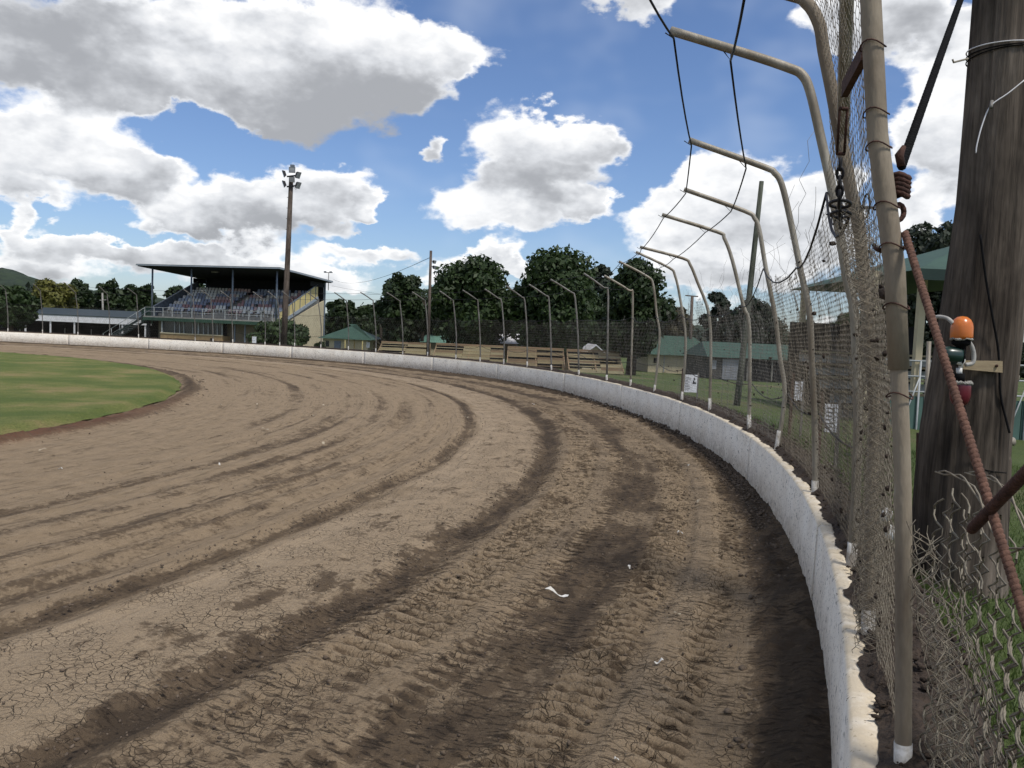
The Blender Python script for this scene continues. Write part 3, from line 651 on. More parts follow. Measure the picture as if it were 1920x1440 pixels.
# brace pipe, hanging shackles and turnbuckle between the two nearest posts
def seg(name, a, b, r, m, n=10, par=None): return MB().tube([(a[0], a[1], a[2]-.6), (b[0], b[1], b[2]-.6)], r, n).build(name, m, par or fence)
pa = fp(TH[1]+.006, -.26, 3.22); pb = fp(TH[2]+.001, float(prof_off(2, 2.62))+.01, 2.62)
seg('brace_pipe', pa, pb, .024, M_galv, 12)
def chainlinks(p0, p1, n, r, m, name):
    p0 = np.array(p0); p1 = np.array(p1); b = MB(); d = (p1-p0)/np.linalg.norm(p1-p0); side = np.cross(d, [0, 0, 1.0]); side = side/np.linalg.norm(side); oth = np.cross(d, side); L_ = np.linalg.norm(p1-p0)/n
    for k in range(n):
        c = p0+(p1-p0)*(k+.5)/n; ax = side if k % 2 else oth
        b.tube([c+d*math.cos(a)*L_*.68+ax*math.sin(a)*L_*.36-np.array([0, 0, .6]) for a in np.linspace(0, 2*math.pi, 14)], r, 5)
    b.build(name, m, fence)
q1 = fp(TH[1]+.012, -.235, 2.56); q2 = fp(TH[1]+.015, -.235, 2.40); q3 = fp(TH[1]+.016, -.23, 2.29); q4 = fp(TH[2]-.004, -.215, 2.27)
bx = fp(TH[1]+.002, -.185, 2.66)
MB().beam((bx[0], bx[1], bx[2]-.6-.05), (q1[0], q1[1], q1[2]-.6+.04), .02, .05).build('shackle_plate', M_rustdk, fence)
tb = MB()
for sgn in (-1, 1): tb.tube([(q1[0]+sgn*.012, q1[1], q1[2]-.6-.02), (q2[0]+sgn*.012, q2[1], q2[2]-.6+.02)], .0045, 6)
tb.tube([(q1[0]-.014, q1[1], q1[2]-.62), (q1[0]+.014, q1[1], q1[2]-.62)], .006, 6).tube([(q2[0]-.014, q2[1], q2[2]-.58), (q2[0]+.014, q2[1], q2[2]-.58)], .006, 6).build('turnbuckle', M_rustdk, fence)
chainlinks(q2, q3, 4, .005, M_cable, 'chain'); chainlinks(q3, q4, 5, .006, M_cable, 'chain')
chainlinks(fp(TH[2]-.004, -.12, 2.33), fp(TH[3]-.002, float(prof_off(3, 2.5))-.02, 2.47), 9, .004, M_cable, 'chain')
# chain-link return with its torn top, running back towards the gate beside the camera
M_link = mat('dull_chain_link_wire', (.23, .205, .155), (.12, .10, .075), 25, .6, .2)
def chainlink(lay=0.0, ph=0.0):
    pitch = .040; a0 = R_(-23.35); P0 = []; P1 = []; rad = []
    def S_(u, v):     # u metres back from the post, v metres up; the leaf stands slightly open
        k = (fbm(u*2+4, v*2, 1)-.5)*.07+.03*sst(v, .35, .9)*np.sin(u*5+1)+.02*np.sin(u*3.1+v*1.3)
        u = u+ph; x = 1.12-.05*u+k+lay; y = 2.17-u+k*.2; z = .34+v+ph*.3-.04*np.sin(u*2.2)+(fbm(u*2, v*2+9, 1)-.5)*.05
        return np.stack([x, y+0*x, z+0*x], -1)
    nu = 34; nv = 28
    for k in range(nu):
        lim = int(nv*(.97+.05*math.sin(k*.6)-.14*math.exp(-((k-9)/4.)**2)+.04*(random.random()-.5)))
        j = np.arange(lim); ua = (k+(j % 2))*pitch; ub = (k+((j+1) % 2))*pitch
        va = j*pitch*.98; vb = (j+1)*pitch*.98; n4 = 3
        for q in range(n4):
            f0, f1 = q/n4, (q+1)/n4; bow = lambda f: (.010*np.sin(math.pi*f))*(1 if k % 2 else -1)
            A = S_(ua+(ub-ua)*f0, va+(vb-va)*f0); B = S_(ua+(ub-ua)*f1, va+(vb-va)*f1)
            nrm = np.stack([1+0*ua, 0*ua, 0*ua], -1)
            P0.append(A+nrm*bow(f0)); P1.append(B+nrm*bow(f1))
    P0 = np.concatenate(P0); P1 = np.concatenate(P1); P0[:, 2] -= .6; P1[:, 2] -= .6
    v, q = tubes(P0, P1, .0026, 6); o = link('chain_link_mesh', fastmesh('chain_link_mesh', v, q, True), M_link, fence); o['kind'] = 'stuff'
    u = np.linspace(0, 1.34, 40); w = S_(u, 1.12+.03*np.sin(u*7)-.10*np.exp(-((u-.33)/.12)**2)); m_ = MB()
    for ph in (0, math.pi): m_.tube([(p[0]+.005*math.cos(k*1.3+ph), p[1], p[2]-.6+.005*math.sin(k*1.3+ph)) for k, p in enumerate(w)], .0024, 6)
    m_.build('selvage_wire', M_wire, fence)
    m_ = MB()
    for k in range(14):   # unravelled wire ends along the torn top
        uu = .03+random.random()*.4; p = S_(np.array(uu), np.array(1.04+random.random()*.1)); pts = [p]
        for q in range(6): pts.append(pts[-1]+np.array([random.gauss(.004, .018), random.gauss(-.01, .02), random.gauss(.012, .02)]))
        m_.tube([(a[0], a[1], a[2]-.6) for a in smooth_path(pts, 2)], .0019, 6)
    m_.build('frayed_wire_end', M_wire, fence)
chainlink()
chainlink(.07, .018)
# ropes tied to the nearest post
def spiral_rope(name, A, B, r, m, label, cat, sag=0., pitch=.011):
    A = np.array(A); B = np.array(B); L_ = np.linalg.norm(B-A); n = int(L_/pitch*7); d = (B-A)/L_; x = np.cross(d, [0, 0, 1.]); x /= np.linalg.norm(x); y = np.cross(d, x); o = thing(name, label, cat, A); pts = []
    for k in range(n+1):
        f = k/n; a = f*L_/pitch*2*math.pi; pts.append((B-A)*f-np.array([0, 0, sag*4*f*(1-f)])+(x*math.cos(a)+y*math.sin(a))*r*.17)
    MB().tube(pts, r*.86, 9).build('twisted_core', m, o)
    return o
nA = fp(TH[1], float(prof_off(1, 2.10))+.035, 2.10)
nB = aty(1932, 1190, 1.55)
spiral_rope('rusty_wire_rope', nA, nB, .0105, M_rust, 'rusty brown twisted wire rope slanting down from the nearest fence post', 'rope', 0, .012)
spiral_rope('dark_steel_bar', aty(1822, 992, 1.80), aty(1960, 848, 1.48), .0125, M_rustdk, 'dark rusty ribbed bar crossing the twisted rope beside the torn mesh', 'bar', 0, .014)
kA = aty(1690, 312, 2.27); kB = aty(1846, -128, 4.42)
spiral_rope('black_stay_rope', kA, kB, .013, M_black, 'black stay rope from the nearest fence post up to the timber pole', 'rope', 0, .018)
kn = MB()
for k in range(5): kn.tube([kA+np.array([.022*math.cos(a), .022*math.sin(a), -.012*k-.03+.006*math.sin(a*2)]) for a in np.linspace(0, 6.6, 14)], .008, 6)
kn.tube([kA+np.array([.016*math.cos(a), .0, -.125+.022*math.sin(a)]) for a in np.linspace(0, 6.3, 14)], .0075, 6)
kn.tube([kA+np.array(p) for p in [(-.01, 0, -.14), (-.025, .005, -.19), (-.015, 0, -.235)]], [.014, .017, .009], 7)
kn.tube([kA+np.array([-.02+.036*math.cos(a), .036*math.sin(a), -.225+.004*math.sin(3*a)]) for a in np.linspace(0, 6.3, 16)], .005, 5)
kn.tube([kA+np.array(p) for p in [(0, 0, .0), (-.008, 0, .03), (.004, 0, .055)]], [.011, .012, .006], 6)
ko = kn.build('rope_knot', M_rustdk); tag(ko, 'muddy knot and shackle lashing the black rope to the fence post', 'knot')
# ------------------------------------------------------------------ big timber pole beside the fence, with its lamps
def wood_mat(name, a, b_, c):
    m = bpy.data.materials.new(name); nt, b, out = nodes(m); N = nt.nodes.new; L = nt.links.new
    tc = N('ShaderNodeTexCoord'); P = tc.outputs['Object']
    def nz(s, d, st, ro=.65):
        mp = N('ShaderNodeMapping'); L(P, mp.inputs[0]); mp.inputs['Scale'].default_value = st
        n = N('ShaderNodeTexNoise'); L(mp.outputs[0], n.inputs['Vector']); n.inputs['Scale'].default_value = s; n.inputs['Detail'].default_value = d; n.inputs['Roughness'].default_value = ro; n.inputs['Distortion'].default_value = .35; return n.outputs['Fac']
    def ramp(f, *st):
        r = N('ShaderNodeValToRGB'); L(f, r.inputs[0]); e = r.color_ramp.elements; e[0].position = st[0][0]; e[0].color = (*st[0][1], 1); e[1].position = st[-1][0]; e[1].color = (*st[-1][1], 1)
        for p, cc in st[1:-1]: x = e.new(p); x.color = (*cc, 1)
        return r.outputs[0]
    col = ramp(nz(2.2, 5, (1, 1, .35)), (.35, a), (.55, b_), (.7, c))
    g = nz(30, 5, (1, 1, .055), .7); st_ = nz(2.6, 4, (1, 1, .5)); r2 = N('ShaderNodeMapRange'); L(g, r2.inputs[0]); r2.inputs[1].default_value = .30; r2.inputs[2].default_value = .62; r2.inputs[3].default_value = .35; r2.inputs[4].default_value = 1.15
    mu = N('ShaderNodeVectorMath'); mu.operation = 'SCALE'; L(col, mu.inputs[0]); L(r2.outputs[0], mu.inputs['Scale']); r3 = N('ShaderNodeMapRange'); L(st_, r3.inputs[0]); r3.inputs[1].default_value = .35; r3.inputs[2].default_value = .65; r3.inputs[3].default_value = .55; r3.inputs[4].default_value = 1.15
    m2 = N('ShaderNodeVectorMath'); m2.operation = 'SCALE'; L(mu.outputs[0], m2.inputs[0]); L(r3.outputs[0], m2.inputs['Scale']); L(m2.outputs[0], b.inputs['Base Color'])
    b.inputs['Roughness'].default_value = .9; b.inputs['Specular IOR Level'].default_value = .15
    bp = N('ShaderNodeBump'); bp.inputs['Strength'].default_value = .9; bp.inputs['Distance'].default_value = .012; L(g, bp.inputs['Height']); L(bp.outputs[0], b.inputs['Normal'])
    return m
M_wood = wood_mat('weathered_pole_timber', (.060, .048, .038), (.135, .111, .088), (.215, .185, .152))
M_woodfar = wood_mat('grey_pole_timber', (.10, .08, .065), (.15, .12, .10), (.19, .155, .13))
PY = 4.60
cpx = [(1790, 1150, 82), (1802, 900, 77), (1811, 800, 75), (1836, 630, 70), (1866, 380, 64), (1878, 217, 62), (1893, 0, 60), (1912, -250, 57), (1940, -650, 54)]
pc = [(aty(x, y, PY), w/FPX*PY) for x, y, w in cpx]; pb0 = pc[0][0].copy()
bp = thing('timber_light_pole', 'massive weathered timber pole standing just behind the nearest fence post', 'pole', (pb0[0], pb0[1], ground_z(pb0[0], pb0[1])-.05))
def big_pole():
    zs = np.linspace(bp.location.z-.1, pc[-1][0][2], 260); zz = np.array([p[0][2] for p in pc]); na = 140
    X = np.interp(zs, zz, [p[0][0] for p in pc]); Y = np.full_like(zs, PY); Rr = np.interp(zs, zz, [p[1] for p in pc]); Rr = Rr*(1+.12*np.exp(-(zs-zs[0])/.35))
    A = np.linspace(0, 2*math.pi, na, endpoint=False); Z, AA = np.meshgrid(zs, A, indexing='ij')
    gr = fbm(AA*14+np.sin(AA)*0, Z*.55+3, 3); cr_ = fbm(AA*5.1+20, Z*.28, 3); split = np.clip(.5-np.abs(((AA*3.7+fbm(Z*.5, AA*0+2, 2)*2.2) % 2)-1)*6, 0, 1)*sst(fbm(Z*.9, AA*3, 2), .45, .6)
    wrap = np.minimum(AA, 2*math.pi-AA); gr = gr*sst(wrap, 0, .2)+.5*(1-sst(wrap, 0, .2)); cr_ = cr_*sst(wrap, 0, .3)+.5*(1-sst(wrap, 0, .3))
    rr = Rr[:, None]*(1+(gr-.5)*.075+(cr_-.5)*.09)-.018*split
    V = np.stack([X[:, None]+rr*np.cos(AA)-bp.location.x, Y[:, None]+rr*np.sin(AA)-bp.location.y, Z-bp.location.z], -1).reshape(-1, 3)
    i = np.arange(len(zs)-1)[:, None]*na; k = np.arange(na)[None]; k2 = (k+1) % na; Q = np.stack([i+k, i+k2, i+na+k2, i+na+k], -1).reshape(-1, 4)
    return link('shaft', fastmesh('shaft', V, Q, True), M_wood, bp)
shaft = big_pole()
def pl(px, py, Y=None, dy=0.0):
    p = aty(px, py, (PY if Y is None else Y)+dy); return (p[0]-bp.location.x, p[1]-bp.location.y, p[2]-bp.location.z)
yf = PY-.235           # just in front of the pole's face
# wire bands, nail, hanging wires, black cable
for k, yy in enumerate((95, 101, 108)):
    c = aty(1886, yy, PY); MB().tube([(c[0]+.192*math.cos(a)-bp.location.x, c[1]+.192*math.sin(a)-bp.location.y, c[2]+.012*math.sin(a+k)-bp.location.z) for a in np.linspace(0, 2*math.pi, 40)], .0035, 6).build('wire_band', (M_white, M_black, M_black)[k], bp)
MB().tube([pl(1815, 110, yf+.05), pl(1788, 117, yf), pl(1786, 111, yf)], .005, 6).build('step_bolt', M_galv, bp)
MB().tube(smooth_path([pl(1921, 150, yf), pl(1890, 175, yf), pl(1858, 198, yf+.01), pl(1843, 230, yf+.01), pl(1832, 270, yf), pl(1830, 287, yf)], 4), .0035, 6).build('hanging_wire', M_white, bp)
MB().tube([pl(1860, 190, yf+.03), pl(1858, 202, yf-.005)], .009, 8).build('staple', M_galvfar, bp)
MB().tube(smooth_path([pl(1838, 440, yf), pl(1848, 520, yf), pl(1862, 600, yf), pl(1872, 660, yf), pl(1876, 740, yf), pl(1886, 785, yf), pl(1893, 812, yf-.02)], 4), .006, 7).build('black_cable', M_black, bp)
MB().tube(smooth_path([pl(1817, 838, yf), pl(1830, 868, yf), pl(1850, 882, yf), pl(1887, 887, yf)], 3), .0035, 5).build('tie_wire', M_black, bp)
# board carrying the lamps
M_board = mat('pale_timber_board', (.36, .29, .18), (.27, .21, .13), 6, .8, 0, .2, 40, (1, 1, 6))
a, b_, c, d = pl(1800, 676, yf-.02), pl(1880, 677, yf-.02), pl(1880, 699, yf-.02), pl(1802, 692, yf-.02); g = .025
bo = MB().hexa([a, b_, c, d], [(p[0], p[1]+g, p[2]) for p in (a, b_, c, d)]).build('lamp_board', M_board, bp)
MB().tube([pl(1869, 686, yf-.022), pl(1869, 686, yf-.03)], .008, 8).build('nail', M_rustdk, bo)
def lampglass(name, c): 
    return mat(name, c, tuple(x*.75 for x in c), 12, .28, spec=.5)
lamp = thing('signal_lamp_cluster', 'cluster of orange, green and dark red signal lamps on the timber pole', 'signal lamp', aty(1802, 672, yf-.09))
LO = np.array(lamp.location)
def ll(px, py, dy=-.09): return aty(px, py, yf+dy)-LO
s_ = PY/FPX
ax_up = np.array(ll(1804, 600))-np.array(ll(1802, 640)); ax_up = ax_up/np.linalg.norm(ax_up)
def dome(name, base, axis, r, h, m):
    prof = [(r*.97, 0), (r, h*.12), (r, h*.5), (r*.93, h*.68), (r*.74, h*.85), (r*.42, h*.965), (.001, h)]
    o = MB().lathe(prof, 28, base, axis).build(name, m, lamp)
    return o
M_or = lampglass('orange_lamp_lens', (.62, .17, .03)); M_gr = lampglass('dark_green_lamp_lens', (.012, .035, .028)); M_rd = lampglass('dark_red_lamp_lens', (.12, .010, .022))
M_putty = mat('crusty_grey_sealant', (.42, .41, .37), (.25, .24, .21), 60, .9, 0, .9, 150)
M_pvc = mat('white_plastic_fitting', (.75, .75, .73), (.62, .61, .57), 20, .35)
ob = ll(1802.5, 636); o1 = dome('orange_lens', ob, ax_up, 18*s_, 40*s_, M_or)
gb = ll(1800, 668); o2 = dome('green_lens', gb, np.array(ll(1762, 664))-np.array(ll(1800, 668)), 15.5*s_, 38*s_, M_gr)
rb = ll(1801, 718); o3 = dome('red_lens', rb, -ax_up, 17.0*s_, 42*s_, M_rd)
def ring(base, axis, r, parent, m=M_putty, rr=.006):
    ax = Vector(axis).normalized(); x = ax.orthogonal().normalized(); y = ax.cross(x); b = Vector(base)
    MB().tube([b+(x*math.cos(a)+y*math.sin(a))*(r+random.gauss(0, .0015))+ax*random.gauss(0, .002) for a in np.linspace(0, 2*math.pi, 30)], [rr*(.7+.7*random.random()) for _ in range(30)], 6).build('sealant_ring', m, parent)
ring(ob, ax_up, 16.5*s_, o1); ring(rb-ax_up*.0, ax_up, 16*s_, o3, rr=.009); ring(gb, np.array(ll(1762, 664))-np.array(ll(1800, 668)), 14.5*s_, o2, M_black)
MB().lathe([(15*s_, 0), (15*s_, 8*s_), (8*s_, 12*s_), (8*s_, 20*s_)], 20, ob-ax_up*.002, -ax_up).build('lamp_holder', M_black, lamp)
MB().lathe([(8*s_, 0), (8*s_, 14*s_)], 16, ll(1800, 700), -ax_up).build('lamp_holder', M_black, lamp)
hb = MB()
hb.tube([ll(1803, 655), ll(1801, 664)], 5.2*s_, 12).tube([ll(1803, 661), ll(1801.5, 690)], 3.8*s_, 12).tube([ll(1798.5, 690), ll(1798.5, 702)], 5*s_, 12).tube([ll(1799, 696), ll(1797, 704)], 4.2*s_, 12)
hb.lathe([(.001, 0), (7*s_, .5*s_), (8.5*s_, 5*s_), (7*s_, 12*s_), (.001, 13*s_)], 14, ll(1803, 676, -.125), (0, 1, 0)).tube([ll(1797, 668), ll(1803, 675)], 7*s_, 12).build('junction_fitting', M_pvc, lamp)
M_hose = mat('grey_flexible_conduit', (.40, .39, .36), (.29, .28, .26), 20, .6)
MB().tube(smooth_path([ll(1816, 640), ll(1823, 652), ll(1826, 668), ll(1823, 681), ll(1810, 684)], 5), .011, 10).build('conduit_hose', M_hose, lamp)
MB().tube(smooth_path([ll(1788, 607), ll(1776, 597, -.05), ll(1760, 594, 0), ll(1747, 597, .05)], 5), .0105, 10).build('conduit_hose', M_hose, lamp)
# grey conduit with white meter box behind the pole, and a stub post
cd = thing('conduit_riser', 'grey electrical conduit with a white box rising behind the timber pole', 'conduit', aty(1880, 1000, PY+.25))
CO = np.array(cd.location); cl_ = lambda x, y, Y=PY+.22: tuple(aty(x, y, Y)-CO)
MB().tube([cl_(1872, 1010), cl_(1883, 850), cl_(1895, 664)], .022, 12).build('grey_pipe', M_galvfar, cd)
MB().tube([cl_(1894, 672), cl_(1899, 640)], .017, 12).build('white_pipe', M_pvc, cd)
MB().tube([cl_(1904, 610), cl_(1912, 400), cl_(1918, 180)], .022, 12).build('dark_pipe', M_steelblue, cd)
for yy in (708, 828): MB().tube([cl_(1884+(850-yy)*.06, yy), cl_(1899+(850-yy)*.06, yy)], .026, 10).build('pipe_saddle', M_galv, cd)
q = np.array(cl_(1896, 604)); MB().box(q[0], q[0]+.20, q[1]-.06, q[1]+.05, q[2]-.115, q[2]).build('meter_box', M_pvc, cd)
sp = thing('timber_stub_post', 'short rounded timber stub post against the foot of the timber pole', 'post', aty(1872, 1010, PY-.10))
SPO = np.array(sp.location); MB().tube([tuple(aty(x, y, PY-.10)-SPO) for x, y in ((1868, 1060), (1876, 960), (1880, 862), (1880, 852), (1880, 848))], [.047, .046, .044, .036, .018], 14).build('stub_shaft', M_wood, sp)
pk = thing('steel_picket', 'thin grey pipe upright and dark rail standing left of the timber pole', 'picket', aty(1728, 900, PY+.6))
PKO = np.array(pk.location); pkl = lambda x, y, Y=PY+.6: tuple(aty(x, y, Y)-PKO)
MB().tube([pkl(1729, 1000), pkl(1733, 840), pkl(1742, 640)], .0135, 10).build('pipe_upright', M_galv, pk)
MB().beam(pkl(1722, 1000), pkl(1726, 812), .05, .03).build('dark_rail', M_rustdk, pk)

# ------------------------------------------------------------------ timber floodlight poles across the track
M_lampbody = mat('black_floodlight_body', (.03, .03, .033), (.015, .015, .017), 10, .5)
M_lampglass = mat('grey_floodlight_glass', (.32, .34, .36), (.22, .23, .25), 5, .15, spec=.6)
def polepts(px, Y):
    return [aty(x, y, Y) for x, y in px]
Y1 = 44.2
pp = polepts([(531, 668), (536, 560), (541, 450), (546, 335)], Y1)
p1 = thing('floodlight_pole', 'tall grey timber pole crowned with black floodlights before the grandstand', 'pole', pp[0])
lo = lambda p, o: tuple(np.array(p)-np.array(o.location))
MB().tube([lo(p, p1) for p in pp], [.165, .15, .135, .115], 14).build('shaft', M_woodfar, p1)
def flood(par, c, dirv, w, h, dpt):
    d = Vector(dirv).normalized(); up = Vector((0, 0, 1)); x = d.cross(up).normalized(); y = x.cross(d); c = Vector(c)
    q = lambda sx, sy, f, k: c+x*sx*w*k+y*sy*h*k+d*f
    o = MB().hexa([q(-.5, -.5, dpt, 1), q(.5, -.5, dpt, 1), q(.5, .5, dpt, 1), q(-.5, .5, dpt, 1)], [q(-.5, -.5, -dpt*.2, .6), q(.5, -.5, -dpt*.2, .6), q(.5, .5, -dpt*.2, .6), q(-.5, .5, -dpt*.2, .6)]).build('floodlight', M_lampbody, par)
    MB().hexa([q(-.5, -.5, dpt+.012, .88), q(.5, -.5, dpt+.012, .88), q(.5, .5, dpt+.012, .88), q(-.5, .5, dpt+.012, .88)], [q(-.5, -.5, dpt+.004, .88), q(.5, -.5, dpt+.004, .88), q(.5, .5, dpt+.004, .88), q(-.5, .5, dpt+.004, .88)]).build('lens', M_lampglass, o)
L1 = lambda x, y, dy=0.: lo(aty(x, y, Y1+dy), p1)
for yy in (331, 350): MB().beam(L1(538, yy, -.1), L1(557, yy-2, -.1), .07, .07).build('crossarm', M_lampbody, p1)
for x, y, dv in [(535, 325, (-.9, -.3, -.35)), (535, 344, (-.9, -.3, -.35)), (557, 327, (.8, -.5, -.45)), (557, 346, (.8, -.5, -.45))]: flood(p1, L1(x, y, -.15), dv, .30, .36, .12)
flood(p1, L1(548.5, 319, -.1), (.1, -1, -.12), .34, .30, .14); flood(p1, L1(548, 336, -.2), (.1, -1, -.3), .30, .30, .14)
MB().box(*[v for k in (0,) for v in (L1(548.5, 312)[0]-.10, L1(548.5, 312)[0]+.10, L1(548.5, 312)[1]-.1, L1(548.5, 312)[1]+.1, L1(548.5, 312)[2]-.05, L1(548.5, 312)[2]+.08)]).build('top_cap', M_steelblue, p1)
MB().tube([L1(550, 350), L1(555, 356), L1(557, 348)], .012, 5).build('loose_cable', M_black, p1)
for k, y in enumerate((370, 390, 410, 430, 560, 585)): MB().tube([L1(544-(y-370)*.045-3, y), L1(544-(y-370)*.045-6, y)], .014, 5).build('climbing_step', M_galvfar, p1)
Y2 = 38.6
pp = polepts([(802, 672), (805, 570), (808, 470)], Y2); p2 = thing('slim_lamp_pole', 'slim grey pole with two small spotlights beside the timber bleachers', 'pole', pp[0])
MB().tube([lo(p, p2) for p in pp], [.085, .07, .06], 10).build('shaft', M_woodfar, p2)
for y in (490, 500):
    c = lo(aty(813, y, Y2), p2); MB().tube([lo(aty(808, y-1, Y2), p2), c], .02, 6).build('bracket', M_galvfar, p2); flood(p2, c, (.6, -.6, -.4), .16, .16, .10)
Y3 = 18.5
pp = polepts([(1378, 790), (1391, 680), (1405, 554), (1415, 460), (1428, 340)], Y3); p3 = thing('treated_timber_post', 'tall bare green treated timber pole behind the netting', 'pole', pp[0])
M_treated = wood_mat('green_treated_timber', (.085, .095, .07), (.125, .135, .105), (.16, .165, .135))
MB().tube([lo(p, p3) for p in pp], [.075, .07, .064, .058, .050], 12).build('shaft', M_treated, p3)
pp = polepts([(1293, 700), (1295, 620), (1298, 556)], 88); p4 = thing('utility_pole', 'brown utility pole with a short crossarm behind the green roofed building', 'pole', pp[0])
MB().tube([lo(p, p4) for p in pp], [.20, .18, .16], 10).build('shaft', M_woodfar, p4); MB().beam(lo(aty(1285, 554, 88), p4), lo(aty(1309, 556, 88), p4), .12, .12).build('crossarm', M_woodfar, p4)
pp = polepts([(195, 640), (193, 590), (192, 549)], 118); p5 = thing('concrete_lamp_pole', 'pale slender pole with short arms behind the white shed roof', 'pole', pp[0])
MB().tube([lo(p, p5) for p in pp], [.16, .14, .12], 8).build('shaft', M_concrete, p5); MB().beam(lo(aty(187, 563, 118), p5), lo(aty(199, 562, 118), p5), .12, .12).build('crossarm', M_concrete, p5)
# overhead wires between poles and stand
def wire(name, A, B, sag, label, r=.012):
    A = np.array(A); B = np.array(B); o = MB().tube([A+(B-A)*f-np.array([0, 0, sag*4*f*(1-f)]) for f in np.linspace(0, 1, 14)], r, 4).build(name, M_cable); return tag(o, label, 'wire')
wire('overhead_wire', aty(806, 483, Y2), aty(625, 524, 108), .8, 'thin overhead wire from the slim lamp pole to the grandstand roof')
wire('overhead_wire', aty(622, 536, 107), aty(1100, 566, 95), 1.0, 'thin overhead wire running from the grandstand corner past the dark trees', .016)

# ------------------------------------------------------------------ notice boards on the low inner fence
M_sign = mat('white_notice_board', (.72, .73, .75), (.62, .63, .66), 4, .5); M_ink = mat('dark_print', (.03, .03, .04), (.02, .02, .025), 5, .6)
def sign(label, x0, y0, x1, y1, Y, emblem=False, lines=0, post=True):
    a = aty(x0, y0, Y); b_ = aty(x1, y1, Y); g = ground_z(a[0], Y)
    o = thing('notice_board', label, 'sign', (a[0], Y, g))
    w = b_[0]-a[0]; z0 = b_[2]-g; z1 = a[2]-g
    MB().box(0, w, -.006, .006, z0, z1).build('board', M_sign, o); h = z1-z0
    if emblem:
        m_ = MB(); m_.add([(w*.68, -.010, z1-h*.30), (w*.90, -.010, z1-h*.50), (w*.68, -.010, z1-h*.52)], [(0, 2, 1)]); m_.box(w*.74, w*.82, -.011, -.007, z1-h*.30, z1-h*.16); m_.box(w*.66, w*.92, -.011, -.007, z1-h*.50, z1-h*.42); m_.build('emblem', M_ink, o)
    m_ = MB()
    for k in range(lines): zz = z1-h*(.14+.8*k/max(lines, 1)); m_.box(w*.10, w*(.45+.4*random.random()) if not emblem else w*(.3+.25*random.random()), -.0095, -.0065, zz-h*.022, zz)
    if lines: m_.build('print', M_ink, o)
    if post: MB().beam((-.03, .02, -.1), (-.03, .02, z1+.12), .035, .035).build('picket', M_rustdk, o); MB().beam((w+.02, .02, -.1), (w+.02, .02, z1+.04), .03, .03).build('picket', M_galvfar, o)
    return o
sign('white notice board with a small dark emblem hung on a picket behind the netting', 1283, 702, 1306, 736, 16.9, True, 9)
sign('narrow white notice board behind the netting beside the dark shed opening', 1491, 715, 1503, 752, 11.5, False, 5)
sign('tall white two panel notice board behind the netting near the bare grass', 1547, 757, 1568, 811, 8.6, False, 6)
sign('small white notice on the rail before the grandstand bush', 473, 631, 480, 649, 62.0, False, 3)
sign('small white notice on the cream kiosk wall', 687, 641, 693, 652, 80.0, False, 3, False)
# ------------------------------------------------------------------ grandstand
GF = np.array([aty(258, 496, 100.0), aty(525, 504, 95.0)])
gdir = GF[1][:2]-GF[0][:2]; GW = float(np.hypot(*gdir)); gyaw = math.atan2(gdir[1], gdir[0])
gz = -1.35
gs = thing('grandstand', 'covered grandstand with dark flat roof, raked seats and yellow side wall', 'grandstand', (GF[0][0], GF[0][1], gz), gyaw)
DZ = 2.06-gz; RFZ = 8.24-gz; RBZ = 7.60-gz; DEP = 12.7
def gb(name, m, *boxes, par=None):
    b = MB()
    for q in boxes: b.box(*q)
    return b.build(name, m, par or gs)
M_roofdk = mat('dark_green_roof_sheet', (.030, .042, .040), (.022, .03, .03), 2, .5); M_soffit = mat('shade_black_soffit', (.012, .012, .014), (.008, .008, .009), 1, .9)  # soffit black stands in for the shade under the roof
M_gutter = mat('grey_roof_gutter', (.30, .34, .38), (.24, .27, .30), 2, .5)
th_ = .22
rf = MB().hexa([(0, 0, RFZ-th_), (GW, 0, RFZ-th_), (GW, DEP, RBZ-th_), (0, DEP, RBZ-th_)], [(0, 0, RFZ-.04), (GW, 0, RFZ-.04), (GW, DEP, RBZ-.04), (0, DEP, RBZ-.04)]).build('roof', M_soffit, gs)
MB().hexa([(-.1, -.12, RFZ-.036), (GW+.12, -.12, RFZ-.036), (GW+.12, DEP+.1, RBZ-.036), (-.1, DEP+.1, RBZ-.036)], [(-.1, -.12, RFZ+.06), (GW+.12, -.12, RFZ+.06), (GW+.12, DEP+.1, RBZ+.06), (-.1, DEP+.1, RBZ+.06)]).build('roof_sheet', M_roofdk, rf)
MB().box(-.1, GW+.12, -.22, -.123, RFZ-.13, RFZ+.0).build('gutter', M_gutter, rf)
MB().hexa([(GW+.123, -.2, RFZ-.16), (GW+.2, -.2, RFZ-.16), (GW+.2, DEP, RBZ-.16), (GW+.123, DEP, RBZ-.16)], [(GW+.123, -.2, RFZ+.03), (GW+.2, -.2, RFZ+.03), (GW+.2, DEP, RBZ+.03), (GW+.123, DEP, RBZ+.03)]).build('barge_board', M_gutter, rf)
gb('ceiling_light', M_galvfar, (8.2, 9.0, 3.0, 3.5, RFZ-.55, RFZ-.40), par=rf)
zr = lambda y: RFZ-th_+(RBZ-RFZ)*y/DEP
for x in (1.35, 6.9, 12.6, 18.5):
    MB().tube([(x, 1.0, DZ), (x, 1.0, zr(1.0))], .11, 10).build('column', M_steelblue, gs)
